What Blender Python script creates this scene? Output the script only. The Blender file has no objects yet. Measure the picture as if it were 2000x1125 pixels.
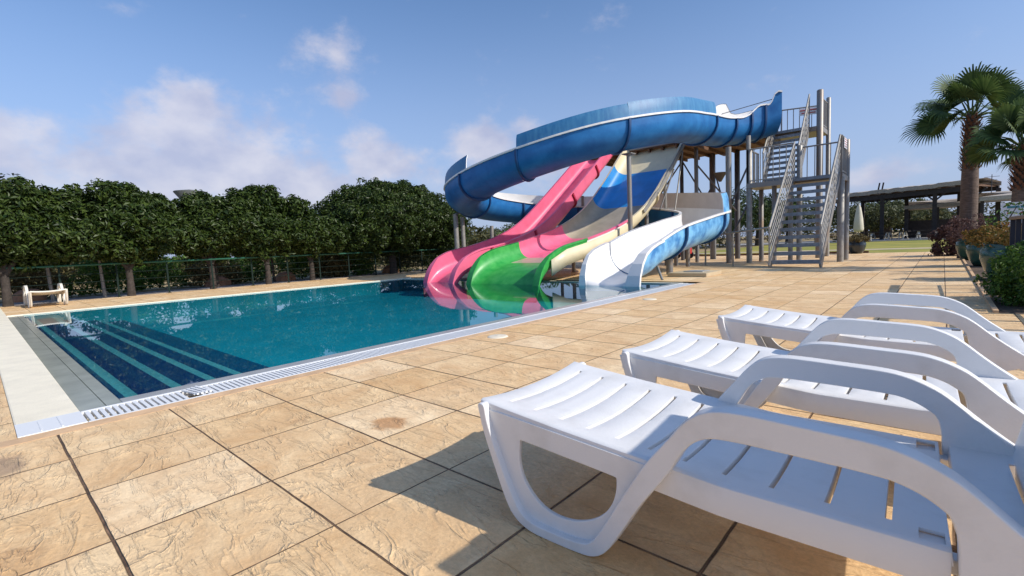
import bpy, math, random
import numpy as np
from mathutils import Vector, Matrix

rad = math.radians
random.seed(7)
sc = bpy.context.scene
COL = sc.collection

# ------------------------------------------------------------------ camera
# world axes: +Y runs along the long side of the pool, +X runs across it towards the loungers
CAMH = 1.065
F_PX, PITCH, ROLL, YAW = 940.1, -0.0859, -0.0451, 0.731
def cam_basis():
    fw = np.array([0, math.cos(PITCH), math.sin(PITCH)]); r = np.array([1, 0, 0.]); u = np.cross(r, fw)
    r2 = r * math.cos(ROLL) + u * math.sin(ROLL); u2 = -r * math.sin(ROLL) + u * math.cos(ROLL)
    M = np.stack([[math.cos(YAW), -math.sin(YAW), 0], [math.sin(YAW), math.cos(YAW), 0], [0, 0, 1]])
    return M @ r2, M @ u2, M @ fw
CR, CU, CF = cam_basis()
cam_d = bpy.data.cameras.new('camera'); cam = bpy.data.objects.new('camera', cam_d); COL.objects.link(cam)
cam_d.sensor_width = 36; cam_d.lens = F_PX / 2000 * 36; cam_d.clip_start = 0.05; cam_d.clip_end = 3000
cam.matrix_world = Matrix(((CR[0], CU[0], -CF[0], 0), (CR[1], CU[1], -CF[1], 0), (CR[2], CU[2], -CF[2], CAMH), (0, 0, 0, 1)))
sc.camera = cam

# ------------------------------------------------------------------ light, sky, exposure
SUN_EL, SUN_AZ = rad(36), rad(15)                 # azimuth measured from +X towards +Y
sdir = Vector((math.cos(SUN_EL) * math.cos(SUN_AZ), math.cos(SUN_EL) * math.sin(SUN_AZ), math.sin(SUN_EL)))
sun_d = bpy.data.lights.new('sun', 'SUN'); sun_d.energy = 4.2; sun_d.angle = rad(0.5); sun_d.color = (1.0, 0.93, 0.83)
sun = bpy.data.objects.new('sun', sun_d); COL.objects.link(sun)
sun.rotation_euler = sdir.to_track_quat('Z', 'Y').to_euler()
sc.view_settings.view_transform = 'Standard'; sc.view_settings.look = 'None'
sc.view_settings.exposure = 0.0; sc.view_settings.gamma = 1.0
try: sc.cycles.use_denoising = True
except Exception: pass
sc.cycles.max_bounces = 8; sc.cycles.transparent_max_bounces = 12
sc.cycles.caustics_reflective = False; sc.cycles.caustics_refractive = False

def pix_dir(x, y):
    d = CF + CR * (x - 1000) / F_PX - CU * (y - 562.5) / F_PX
    return d / np.linalg.norm(d)

world = bpy.data.worlds.new('World'); sc.world = world; world.use_nodes = True
wn, wl = world.node_tree.nodes, world.node_tree.links
wn.clear()
def N(nodes, t, **kw):
    n = nodes.new(t)
    for k, v in kw.items():
        if k == 'inp':
            for a, b in v.items(): n.inputs[a].default_value = b
        else: setattr(n, k, v)
    return n
def mth(nodes, links, op, a, b=None, clamp=False):
    n = nodes.new('ShaderNodeMath'); n.operation = op; n.use_clamp = clamp
    for i, v in enumerate((a, b)):
        if v is None: continue
        if isinstance(v, (int, float)): n.inputs[i].default_value = v
        else: links.new(v, n.inputs[i])
    return n.outputs[0]
sky = N(wn, 'ShaderNodeTexSky', sky_type='NISHITA', sun_disc=False)
sky.sun_elevation = SUN_EL
sky.sun_rotation = math.atan2(sdir.x, sdir.y)     # compass angle from +Y
sky.air_density = 1.0; sky.dust_density = 1.2; sky.ozone_density = 3.0; sky.altitude = 0
tc = N(wn, 'ShaderNodeTexCoord')
gen = tc.outputs['Generated']
def vdot(v):
    n = wn.new('ShaderNodeVectorMath'); n.operation = 'DOT_PRODUCT'; wl.new(gen, n.inputs[0]); n.inputs[1].default_value = v
    return n.outputs['Value']
nz = N(wn, 'ShaderNodeTexNoise', inp={'Scale': 7.0, 'Detail': 9.0, 'Roughness': 0.62}); 
mpn = N(wn, 'ShaderNodeMapping'); mpn.inputs['Scale'].default_value = (1, 1, 1.5); mpn.inputs['Location'].default_value = (3.1, .4, 1.2)
wl.new(gen, mpn.inputs[0]); wl.new(mpn.outputs[0], nz.inputs['Vector'])
# clouds: each bank has its own bearing and size in the sky dome
clouds = [(360, 330, 230, 110, 1.0), (120, 330, 260, 100, .9), (560, 345, 220, 80, .85), (735, 310, 95, 60, 1.1), (360, 215, 70, 55, .8),
          (945, 285, 75, 55, 1.15), (1020, 245, 60, 35, .6), (645, 100, 75, 50, .62), (675, 195, 40, 40, .55), (1100, 330, 300, 50, .45),
          (1760, 340, 130, 30, .6), (-200, 300, 260, 90, .9), (2300, 330, 300, 60, .6), (290, 380, 500, 45, .7), (1900, 20, 160, 20, .0)]
tot = None
for (px, py, rx, ry, st) in clouds:
    if st <= 0: continue
    b = pix_dir(px, py); t1 = np.cross([0, 0, 1], b); t1 /= np.linalg.norm(t1); t2 = np.cross(b, t1)
    sx, sy = rx / F_PX * .8, ry / F_PX * .9
    c = vdot(tuple(b))
    u = mth(wn, wl, 'DIVIDE', vdot(tuple(t1)), sx); v = mth(wn, wl, 'DIVIDE', vdot(tuple(t2)), sy)
    q = mth(wn, wl, 'ADD', mth(wn, wl, 'MULTIPLY', u, u), mth(wn, wl, 'MULTIPLY', v, v))
    g = mth(wn, wl, 'EXPONENT', mth(wn, wl, 'MULTIPLY', q, -0.9))
    g = mth(wn, wl, 'MULTIPLY', g, mth(wn, wl, 'GREATER_THAN', c, 0.0))
    g = mth(wn, wl, 'MULTIPLY', g, st)
    tot = g if tot is None else mth(wn, wl, 'MAXIMUM', tot, g)
dens = mth(wn, wl, 'ADD', mth(wn, wl, 'MULTIPLY', tot, 0.95), mth(wn, wl, 'MULTIPLY', mth(wn, wl, 'SUBTRACT', nz.outputs['Fac'], 0.5), 2.0))
mr = N(wn, 'ShaderNodeMapRange', interpolation_type='SMOOTHSTEP', inp={'From Min': .22, 'From Max': .82}); wl.new(dens, mr.inputs['Value'])
cf = mth(wn, wl, 'MULTIPLY', mr.outputs[0], 0.75)
nz2 = N(wn, 'ShaderNodeTexNoise', inp={'Scale': 12.0, 'Detail': 6.0}); wl.new(mpn.outputs[0], nz2.inputs['Vector'])
cr = N(wn, 'ShaderNodeValToRGB'); wl.new(nz2.outputs['Fac'], cr.inputs[0])
cr.color_ramp.elements[0].position = .35; cr.color_ramp.elements[0].color = (3.4, 3.5, 4.6, 1)
cr.color_ramp.elements[1].position = .65; cr.color_ramp.elements[1].color = (5.0, 4.85, 5.4, 1)
# moist air low over the horizon: a lavender tint of the sky itself
hz = N(wn, 'ShaderNodeMapRange', interpolation_type='SMOOTHSTEP', inp={'From Min': 0.5, 'From Max': -0.02, 'To Min': 0.0, 'To Max': 0.8})
sepw = N(wn, 'ShaderNodeSeparateXYZ'); wl.new(gen, sepw.inputs[0]); wl.new(sepw.outputs['Z'], hz.inputs['Value'])
tn_s = N(wn, 'ShaderNodeMixRGB', blend_type='MULTIPLY'); tn_s.inputs[0].default_value = 1; wl.new(sky.outputs[0], tn_s.inputs[1]); tn_s.inputs[2].default_value = (.90, 1.02, 1.15, 1)
mh = N(wn, 'ShaderNodeMixRGB'); wl.new(hz.outputs[0], mh.inputs[0]); wl.new(tn_s.outputs[0], mh.inputs[1]); mh.inputs[2].default_value = (2.7, 3.25, 4.9, 1)
mx = N(wn, 'ShaderNodeMixRGB'); wl.new(cf, mx.inputs[0]); wl.new(mh.outputs[0], mx.inputs[1]); wl.new(cr.outputs[0], mx.inputs[2])
bg = N(wn, 'ShaderNodeBackground'); bg.inputs[1].default_value = 0.15; wl.new(mx.outputs[0], bg.inputs[0])
wo = N(wn, 'ShaderNodeOutputWorld'); wl.new(bg.outputs[0], wo.inputs[0])

# ------------------------------------------------------------------ helpers
def tag(o, label=None, cat=None, group=None, kind=None):
    if label: o['label'] = label
    if cat: o['category'] = cat
    if group: o['group'] = group
    if kind: o['kind'] = kind
    return o
def thing(name, label, cat, loc=(0, 0, 0), rz=0, group=None):
    o = bpy.data.objects.new(name, None); COL.objects.link(o); o.location = loc; o.rotation_euler = (0, 0, rz)
    o.empty_display_size = .1
    return tag(o, label, cat, group)
def copy_tree(o, parent=None):
    c = o.copy(); COL.objects.link(c); c.parent = parent
    if parent is not None: c.matrix_parent_inverse = o.matrix_parent_inverse.copy()
    for ch in list(o.children): copy_tree(ch, c)
    return c

class MB:
    def __init__(s): s.v = []; s.f = []; s.m = []; s.sm = []
    def add(s, vs, fs, mi=0, smooth=False):
        b = len(s.v); s.v += [tuple(map(float, p)) for p in vs]
        for f in fs: s.f.append(tuple(b + i for i in f)); s.m.append(mi); s.sm.append(smooth)
        return s
    def box(s, x0, x1, y0, y1, z0, z1, mi=0):
        vs = [(x, y, z) for z in (z0, z1) for y in (y0, y1) for x in (x0, x1)]
        return s.add(vs, [(0, 2, 3, 1), (4, 5, 7, 6), (0, 1, 5, 4), (2, 6, 7, 3), (0, 4, 6, 2), (1, 3, 7, 5)], mi)
    def beam(s, p0, p1, w, h, mi=0, up=(0, 0, 1)):
        p0 = np.array(p0, float); p1 = np.array(p1, float); d = p1 - p0; d /= np.linalg.norm(d)
        a = np.cross(d, up)
        if np.linalg.norm(a) < 1e-4: a = np.cross(d, (0, 1, 0))
        a /= np.linalg.norm(a); b = np.cross(a, d)
        vs = [p + a * sx * w / 2 + b * sy * h / 2 for p in (p0, p1) for sx, sy in ((-1, -1), (1, -1), (1, 1), (-1, 1))]
        return s.add(vs, [(0, 1, 2, 3), (7, 6, 5, 4), (0, 4, 5, 1), (1, 5, 6, 2), (2, 6, 7, 3), (3, 7, 4, 0)], mi)
    def tube(s, pts, r, n=8, mi=0, cap=True):
        pts = [np.array(p, float) for p in pts]; k = len(pts)
        rs = [r] * k if isinstance(r, (int, float)) else list(r)
        rings = []; prev = None
        for i in range(k):
            d = (pts[min(i + 1, k - 1)] - pts[max(i - 1, 0)]); d /= (np.linalg.norm(d) + 1e-12)
            if prev is None:
                a = np.cross(d, (0, 0, 1)); 
                if np.linalg.norm(a) < 1e-3: a = np.cross(d, (0, 1, 0))
            else: a = prev - d * np.dot(prev, d)
            a /= np.linalg.norm(a); prev = a; b = np.cross(d, a)
            rings.append([pts[i] + (a * math.cos(t) + b * math.sin(t)) * rs[i] for t in np.linspace(0, 2 * math.pi, n, endpoint=False)])
        vs = [p for rg in rings for p in rg]
        fs = [(i * n + j, i * n + (j + 1) % n, (i + 1) * n + (j + 1) % n, (i + 1) * n + j) for i in range(k - 1) for j in range(n)]
        s.add(vs, fs, mi, True)
        if cap: s.add(rings[0], [tuple(range(n))[::-1]], mi); s.add(rings[-1], [tuple(range(n))], mi)
        return s
    def lathe(s, prof, c=(0, 0, 0), n=24, mi=0, jit=0):
        vs = []; k = len(prof)
        for (r, z) in prof:
            for j in range(n):
                t = 2 * math.pi * j / n; q = 1 + random.uniform(-jit, jit)
                vs.append((c[0] + r * q * math.cos(t), c[1] + r * q * math.sin(t), c[2] + z))
        fs = [(i * n + j, i * n + (j + 1) % n, (i + 1) * n + (j + 1) % n, (i + 1) * n + j) for i in range(k - 1) for j in range(n)]
        return s.add(vs, fs, mi, True)
    def build(s, name, mats, parent=None, bevel=0):
        me = bpy.data.meshes.new(name); me.from_pydata(s.v, [], s.f)
        mats = mats if isinstance(mats, (list, tuple)) else [mats]
        for m in mats: me.materials.append(m)
        me.polygons.foreach_set('material_index', s.m); me.polygons.foreach_set('use_smooth', s.sm); me.update()
        o = bpy.data.objects.new(name, me); COL.objects.link(o); o.parent = parent
        if bevel:
            bm = o.modifiers.new('b', 'BEVEL'); bm.width = bevel; bm.segments = 2; bm.limit_method = 'ANGLE'
        return o
def fast_mesh(name, verts, faces4, mats, parent=None, smooth=False):
    me = bpy.data.meshes.new(name); n = len(verts); k = len(faces4); w = faces4.shape[1]
    me.vertices.add(n); me.vertices.foreach_set('co', np.asarray(verts, np.float32).ravel())
    me.loops.add(k * w); me.loops.foreach_set('vertex_index', np.asarray(faces4, np.int32).ravel())
    me.polygons.add(k); me.polygons.foreach_set('loop_start', np.arange(0, k * w, w, dtype=np.int32))
    try: me.polygons.foreach_set('loop_total', np.full(k, w, np.int32))
    except Exception: pass
    me.polygons.foreach_set('use_smooth', np.full(k, smooth))
    for m in (mats if isinstance(mats, (list, tuple)) else [mats]): me.materials.append(m)
    me.update(); me.validate()
    o = bpy.data.objects.new(name, me); COL.objects.link(o); o.parent = parent
    return o

# ------------------------------------------------------------------ materials
def mat(name, col, rough=.5, metal=0, var=0, vscale=3, bump=0, bscale=20, col2=None, spec=.5, coat=0, detail=6, stretch=None, ramp=(.35, .65), trans=0):
    m = bpy.data.materials.new(name); m.use_nodes = True; nt = m.node_tree; n, l = nt.nodes, nt.links
    p = n['Principled BSDF']; p.inputs['Roughness'].default_value = rough; p.inputs['Metallic'].default_value = metal
    p.inputs['Base Color'].default_value = (*col, 1); p.inputs['Specular IOR Level'].default_value = spec
    if coat: p.inputs['Coat Weight'].default_value = coat; p.inputs['Coat Roughness'].default_value = .08
    if var or col2 or bump:
        tcn = N(n, 'ShaderNodeTexCoord'); mp = N(n, 'ShaderNodeMapping'); l.new(tcn.outputs['Object'], mp.inputs[0])
        if stretch: mp.inputs['Scale'].default_value = stretch
    if var or col2:
        t = N(n, 'ShaderNodeTexNoise', inp={'Scale': vscale, 'Detail': detail, 'Roughness': .6}); l.new(mp.outputs[0], t.inputs['Vector'])
        r = N(n, 'ShaderNodeValToRGB'); l.new(t.outputs['Fac'], r.inputs[0])
        c2 = col2 or tuple(c * (1 + var) for c in col); c1 = col if col2 else tuple(c * (1 - var) for c in col)
        r.color_ramp.elements[0].position, r.color_ramp.elements[1].position = ramp
        r.color_ramp.elements[0].color = (*c1, 1); r.color_ramp.elements[1].color = (*c2, 1)
        l.new(r.outputs[0], p.inputs['Base Color'])
    if bump:
        t2 = N(n, 'ShaderNodeTexNoise', inp={'Scale': bscale, 'Detail': 5}); l.new(mp.outputs[0], t2.inputs['Vector'])
        b = N(n, 'ShaderNodeBump', inp={'Strength': bump, 'Distance': .02}); l.new(t2.outputs['Fac'], b.inputs['Height']); l.new(b.outputs[0], p.inputs['Normal'])
    return m
def leaf_mat(name, c1, c2, rough=.45, trans=.25):
    m = bpy.data.materials.new(name); m.use_nodes = True; n, l = m.node_tree.nodes, m.node_tree.links
    p = n['Principled BSDF']; g = N(n, 'ShaderNodeNewGeometry'); r = N(n, 'ShaderNodeValToRGB'); l.new(g.outputs['Random Per Island'], r.inputs[0])
    r.color_ramp.elements[0].color = (*c1, 1); r.color_ramp.elements[1].color = (*c2, 1)
    l.new(r.outputs[0], p.inputs['Base Color']); p.inputs['Roughness'].default_value = rough; p.inputs['Specular IOR Level'].default_value = .3
    tr = N(n, 'ShaderNodeBsdfTranslucent'); l.new(r.outputs[0], tr.inputs[0]); ms = N(n, 'ShaderNodeMixShader'); ms.inputs[0].default_value = trans
    l.new(p.outputs[0], ms.inputs[1]); l.new(tr.outputs[0], ms.inputs[2]); l.new(ms.outputs[0], n['Material Output'].inputs[0])
    return m

TX, TY, OX, OY = .6065, .593, -4.191, -.328
def tile_mat():
    m = bpy.data.materials.new('riven_stone_tiles'); m.use_nodes = True; n, l = m.node_tree.nodes, m.node_tree.links
    p = n['Principled BSDF']; p.inputs['Specular IOR Level'].default_value = .3
    tcn = N(n, 'ShaderNodeTexCoord'); sep = N(n, 'ShaderNodeSeparateXYZ'); l.new(tcn.outputs['Object'], sep.inputs[0])
    M = lambda op, a, b=None, c=False: mth(n, l, op, a, b, c)
    wob = N(n, 'ShaderNodeTexNoise', inp={'Scale': 5.0, 'Detail': 2}); l.new(tcn.outputs['Object'], wob.inputs['Vector'])
    w = M('MULTIPLY', M('SUBTRACT', wob.outputs['Fac'], .5), .007)
    def cell(src, off, size):
        a = M('DIVIDE', M('SUBTRACT', M('ADD', src, w), off), size)
        fl = M('FLOOR', a); fr = M('SUBTRACT', a, fl)
        d = M('MULTIPLY', M('SUBTRACT', .5, M('ABSOLUTE', M('SUBTRACT', fr, .5))), size)   # metres to the nearest joint
        return fl, d, M('ROUND', a)
    ix, dx, jx = cell(sep.outputs['X'], OX, TX); iy, dy, jy = cell(sep.outputs['Y'], OY, TY)
    # joint width differs from row to row
    def jw(j, seed, a, b):
        cb = N(n, 'ShaderNodeCombineXYZ'); l.new(j, cb.inputs[0]); cb.inputs[1].default_value = seed
        wn_ = N(n, 'ShaderNodeTexWhiteNoise', noise_dimensions='3D'); l.new(cb.outputs[0], wn_.inputs['Vector'])
        return M('ADD', M('MULTIPLY', wn_.outputs['Value'], b), a)
    near = M('LESS_THAN', sep.outputs['Y'], 1.0)
    wy = M('ADD', jw(jy, 3.3, .0026, .003), M('MULTIPLY', near, .0006)); wx = jw(jx, 9.7, .0026, .0022)
    mx_ = N(n, 'ShaderNodeMapRange', interpolation_type='SMOOTHSTEP', inp={'To Min': 1.0, 'To Max': 0.0}); l.new(M('DIVIDE', dx, wx), mx_.inputs['Value']); mx_.inputs['From Min'].default_value = .7; mx_.inputs['From Max'].default_value = 1.7
    my_ = N(n, 'ShaderNodeMapRange', interpolation_type='SMOOTHSTEP', inp={'To Min': 1.0, 'To Max': 0.0}); l.new(M('DIVIDE', dy, wy), my_.inputs['Value']); my_.inputs['From Min'].default_value = .7; my_.inputs['From Max'].default_value = 1.7
    joint = M('MAXIMUM', mx_.outputs[0], my_.outputs[0])
    cb = N(n, 'ShaderNodeCombineXYZ'); l.new(ix, cb.inputs[0]); l.new(iy, cb.inputs[1])
    tn = N(n, 'ShaderNodeTexWhiteNoise', noise_dimensions='3D'); l.new(cb.outputs[0], tn.inputs['Vector'])
    # each tile shifts the texture so that veins do not run across joints
    sc_ = N(n, 'ShaderNodeVectorMath', operation='SCALE'); l.new(tn.outputs['Color'], sc_.inputs[0]); sc_.inputs['Scale'].default_value = 30
    av = N(n, 'ShaderNodeVectorMath', operation='ADD'); l.new(tcn.outputs['Object'], av.inputs[0]); l.new(sc_.outputs[0], av.inputs[1])
    # tile colour
    cr1 = N(n, 'ShaderNodeValToRGB'); l.new(tn.outputs['Value'], cr1.inputs[0]); e = cr1.color_ramp.elements
    e[0].color = (.78, .51, .25, 1); e[1].color = (.92, .68, .41, 1)
    e2 = e.new(.35); e2.color = (.86, .605, .335, 1); e3 = e.new(.7); e3.color = (.82, .56, .30, 1)
    st = N(n, 'ShaderNodeTexNoise', inp={'Scale': 3.2, 'Detail': 7, 'Roughness': .65, 'Distortion': .6}); l.new(av.outputs[0], st.inputs['Vector'])
    sr = N(n, 'ShaderNodeValToRGB'); l.new(st.outputs['Fac'], sr.inputs[0]); sr.color_ramp.elements[0].position = .33; sr.color_ramp.elements[1].position = .68
    sr.color_ramp.elements[0].color = (.84, .76, .68, 1); sr.color_ramp.elements[1].color = (1.1, 1.14, 1.18, 1)
    mu = N(n, 'ShaderNodeMixRGB', blend_type='MULTIPLY'); mu.inputs[0].default_value = 1; l.new(cr1.outputs[0], mu.inputs[1]); l.new(sr.outputs[0], mu.inputs[2])
    # rusty patches
    ru = N(n, 'ShaderNodeTexNoise', inp={'Scale': 1.7, 'Detail': 5, 'Roughness': .7}); mpr = N(n, 'ShaderNodeMapping'); mpr.inputs['Location'].default_value = (4.2, 1.3, 0); l.new(av.outputs[0], mpr.inputs[0]); l.new(mpr.outputs[0], ru.inputs['Vector'])
    rr = N(n, 'ShaderNodeMapRange', inp={'From Min': .62, 'From Max': .76, 'To Max': .6}); l.new(ru.outputs['Fac'], rr.inputs['Value'])
    mr2 = N(n, 'ShaderNodeMixRGB'); l.new(rr.outputs[0], mr2.inputs[0]); l.new(mu.outputs[0], mr2.inputs[1]); mr2.inputs[2].default_value = (.40, .19, .075, 1)
    # one old rust stain and one dark smudge with shapes of their own
    def stain(prev, cx, cy, ax, ay, colr, amt):
        ux = M('DIVIDE', M('SUBTRACT', sep.outputs['X'], cx), ax); uy = M('DIVIDE', M('SUBTRACT', sep.outputs['Y'], cy), ay)
        q = M('ADD', M('MULTIPLY', ux, ux), M('MULTIPLY', uy, uy))
        q = M('ADD', q, M('MULTIPLY', M('SUBTRACT', st.outputs['Fac'], .5), 3.2))
        g = N(n, 'ShaderNodeMapRange', interpolation_type='SMOOTHSTEP', inp={'From Min': 1.15, 'From Max': .35, 'To Max': amt}); l.new(q, g.inputs['Value'])
        mm = N(n, 'ShaderNodeMixRGB'); l.new(g.outputs[0], mm.inputs[0]); l.new(prev, mm.inputs[1]); mm.inputs[2].default_value = colr; return mm.outputs[0]
    stc = stain(mr2.outputs[0], -2.55, 1.63, .15, .13, (.50, .24, .09, 1), .8)
    stc = stain(stc, -3.75, .0, .22, .14, (.30, .20, .14, 1), .65)
    # grey weathering
    gw = N(n, 'ShaderNodeTexNoise', inp={'Scale': .55, 'Detail': 4}); l.new(tcn.outputs['Object'], gw.inputs['Vector'])
    gr = N(n, 'ShaderNodeMapRange', inp={'From Min': .5, 'From Max': .8, 'To Max': .25}); l.new(gw.outputs['Fac'], gr.inputs['Value'])
    mg = N(n, 'ShaderNodeMixRGB'); l.new(gr.outputs[0], mg.inputs[0]); l.new(stc, mg.inputs[1]); mg.inputs[2].default_value = (.70, .54, .33, 1)
    spk = N(n, 'ShaderNodeTexNoise', inp={'Scale': 55, 'Detail': 4, 'Roughness': .75}); l.new(av.outputs[0], spk.inputs['Vector'])
    sk = N(n, 'ShaderNodeMapRange', inp={'From Min': .3, 'From Max': .7, 'To Min': .88, 'To Max': 1.12}); l.new(spk.outputs['Fac'], sk.inputs['Value'])
    mk = N(n, 'ShaderNodeMixRGB', blend_type='MULTIPLY'); mk.inputs[0].default_value = 1; l.new(mg.outputs[0], mk.inputs[1]); l.new(sk.outputs[0], mk.inputs[2])
    mj = N(n, 'ShaderNodeMixRGB'); l.new(joint, mj.inputs[0]); l.new(mk.outputs[0], mj.inputs[1]); jn_ = N(n, 'ShaderNodeTexNoise', inp={'Scale': 6, 'Detail': 6, 'Roughness': .7}); l.new(tcn.outputs['Object'], jn_.inputs['Vector'])
    jr_ = N(n, 'ShaderNodeValToRGB'); l.new(jn_.outputs['Fac'], jr_.inputs[0]); jr_.color_ramp.elements[0].position = .38; jr_.color_ramp.elements[1].position = .68
    jr_.color_ramp.elements[0].color = (.085, .052, .03, 1); jr_.color_ramp.elements[1].color = (.34, .20, .11, 1); l.new(jr_.outputs[0], mj.inputs[2])
    l.new(mj.outputs[0], p.inputs['Base Color'])
    # riven relief: wandering ridges running diagonally across each slab
    mpv = N(n, 'ShaderNodeMapping'); mpv.inputs['Rotation'].default_value = (0, 0, rad(38)); mpv.inputs['Scale'].default_value = (1.0, 3.4, 1); l.new(av.outputs[0], mpv.inputs[0])
    v1 = N(n, 'ShaderNodeTexNoise', inp={'Scale': 1.7, 'Detail': 4, 'Roughness': .55, 'Distortion': .9}); l.new(mpv.outputs[0], v1.inputs['Vector'])
    rdg = M('SUBTRACT', 1.0, M('MULTIPLY', M('ABSOLUTE', M('SUBTRACT', v1.outputs['Fac'], .5)), 20.0), True)
    v2 = N(n, 'ShaderNodeTexNoise', inp={'Scale': 3.4, 'Detail': 5, 'Roughness': .6, 'Distortion': .7}); l.new(mpv.outputs[0], v2.inputs['Vector'])
    rdg2 = M('SUBTRACT', 1.0, M('MULTIPLY', M('ABSOLUTE', M('SUBTRACT', v2.outputs['Fac'], .47)), 16.0), True)
    hgt = M('ADD', M('MULTIPLY', v1.outputs['Fac'], 1.6), M('ADD', M('MULTIPLY', M('POWER', rdg, 2.0), .30), M('MULTIPLY', M('MULTIPLY', M('POWER', rdg2, 2.0), M('GREATER_THAN', st.outputs['Fac'], .47)), .20)))
    hgt = M('ADD', hgt, M('MULTIPLY', spk.outputs['Fac'], .28))
    hgt = M('SUBTRACT', hgt, M('MULTIPLY', joint, 1.2))
    b = N(n, 'ShaderNodeBump', inp={'Strength': 1.0, 'Distance': .014}); l.new(hgt, b.inputs['Height']); l.new(b.outputs[0], p.inputs['Normal'])
    ro = N(n, 'ShaderNodeMapRange', inp={'To Min': .5, 'To Max': .8}); l.new(st.outputs['Fac'], ro.inputs['Value']); l.new(ro.outputs[0], p.inputs['Roughness'])
    return m

M_tile = tile_mat()
M_cream = mat('cream_coping', (.90, .81, .62), .6, var=.06, vscale=4, bump=.15, bscale=60)
M_wetgrey = mat('grey_pool_tile', (.36, .37, .31), .22, var=.12, vscale=3)
M_wetgrey2 = mat('grey_edge_tile', (.36, .355, .34), .3, var=.1, vscale=5)
M_orange = mat('sandstone_strip', (.66, .43, .24), .7, var=.15, vscale=6, bump=.2)
M_grate = mat('white_plastic_grate', (.80, .80, .79), .4)
M_lid = mat('cream_plastic', (.80, .71, .55), .5)
M_dark = mat('dark_gap', (.03, .03, .03), .8)
M_navy = mat('navy_mosaic', (.006, .022, .12), .3, var=.12, vscale=25)
M_stripe = mat('teal_mosaic', (.15, .44, .47), .3, var=.15, vscale=25)
M_pool = mat('pool_floor_teal', (.008, .33, .435), .4, var=.10, vscale=1.5)
M_plastic = mat('white_resin', (.66, .645, .62), .42, col2=(.775, .765, .75), vscale=5, bump=.08, bscale=140, detail=12, ramp=(.22, .5))
M_plastic_old = mat('weathered_white_resin', (.70, .66, .58), .5, var=.08, vscale=7)
M_steel = mat('galvanised_steel', (.26, .25, .24), .5, metal=.4, col2=(.30, .215, .15), vscale=1.7, detail=9, ramp=(.48, .72))
M_steel_l = mat('pale_galvanised_steel', (.31, .295, .27), .5, metal=.3, var=.14, vscale=6)
M_steel_d = mat('dark_painted_steel', (.10, .095, .10), .5, metal=.3, var=.15, vscale=4)
M_tread = mat('steel_tread', (.20, .23, .27), .45, metal=.5, var=.2, vscale=8)
M_timber = mat('brown_timber', (.15, .075, .04), .75, var=.3, vscale=4, stretch=(1, 12, 1))
M_green = mat('green_painted_rail', (.012, .10, .06), .4)
M_greend = mat('dark_green_paint', (.010, .022, .018), .8, spec=.2)
M_fblue = mat('blue_fibreglass', (.008, .11, .34), .45, col2=(.035, .235, .56), vscale=1.6, detail=8, bump=.05, bscale=8, spec=.35, ramp=(.3, .8))
M_fblue_f = mat('faded_blue_fibreglass', (.035, .20, .50), .4, col2=(.20, .50, .82), vscale=3.0, detail=9, coat=.1, ramp=(.36, .60))
M_rib = mat('blue_joint_flange', (.008, .06, .18), .45, var=.2)
M_guard = mat('blue_splash_guard', (.015, .13, .32), .5, col2=(.07, .25, .44), vscale=7, stretch=(1, 1, .2), ramp=(.3, .75))
M_white = mat('white_fibreglass', (.84, .82, .79), .35, var=.04, vscale=2, coat=.1)
M_tan = mat('shaded_white_fibreglass', (.60, .52, .46), .5, var=.06, vscale=2)  # white inside of the last guard, with its shade mixed into the tan
M_pink = mat('pink_fibreglass', (.80, .15, .26), .35, var=.10, vscale=2.2, coat=.15)
M_pinkd = mat('pink_joint_flange', (.45, .03, .07), .45)
M_gre = mat('green_fibreglass', (.02, .30, .05), .4, col2=(.07, .42, .09), vscale=4, detail=9, ramp=(.35, .7))
M_beige = mat('beige_fibreglass', (.42, .36, .26), .4, var=.12, vscale=2)
M_creamf = mat('cream_fibreglass', (.76, .66, .44), .4, var=.07, vscale=2)
M_mblue = mat('bright_blue_fibreglass', (.02, .27, .66), .35, var=.15, vscale=1.2, coat=.15)
M_bark = mat('grey_bark', (.05, .04, .034), .9, var=.35, vscale=12, bump=.6, bscale=30)
M_palmb = mat('palm_trunk', (.15, .105, .08), .9, var=.35, vscale=6, bump=.7, bscale=22, stretch=(1, 1, 4))
M_boot = mat('palm_boots', (.13, .06, .035), .85, var=.4, vscale=10)
M_leaf = leaf_mat('ficus_leaves', (.010, .026, .004), (.066, .100, .018), .45, .12)
M_leaf2 = leaf_mat('olive_leaves', (.045, .06, .025), (.15, .165, .075), .5, .25)
M_leaf3 = leaf_mat('shrub_leaves', (.025, .075, .012), (.14, .25, .04), .45, .3)
M_leaf4 = leaf_mat('dry_shrub_leaves', (.07, .055, .02), (.24, .19, .08), .6, .25)
M_red = leaf_mat('orange_green_leaves', (.10, .11, .02), (.42, .22, .06), .5, .3)
M_purp = leaf_mat('purple_leaves', (.07, .035, .035), (.21, .125, .11), .6, .3)
M_frond = leaf_mat('fan_fronds', (.03, .065, .015), (.10, .155, .04), .65, .2)
M_pot = mat('green_glazed_pot', (.02, .075, .055), .25, var=.15, vscale=4, coat=.3)
M_potd = mat('dark_glazed_pot', (.015, .025, .035), .3, coat=.3)
M_soil = mat('soil', (.10, .065, .04), .95, var=.3, vscale=10, bump=.5, bscale=20)
M_earth = mat('dry_earth_and_grass', (.28, .22, .10), .95, col2=(.38, .27, .14), vscale=.7, bump=.5, bscale=6, detail=9)
M_gravel = mat('grey_gravel', (.33, .29, .27), .9, var=.25, vscale=14, bump=.5, bscale=40)
M_grass = mat('lawn', (.19, .21, .025), .9, col2=(.38, .31, .05), vscale=.35, bump=.6, bscale=18, detail=10)
M_path = mat('sandy_path', (.50, .40, .26), .9, var=.1, vscale=2)
M_kerb = mat('concrete', (.38, .37, .36), .8, var=.12, vscale=3)
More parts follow.
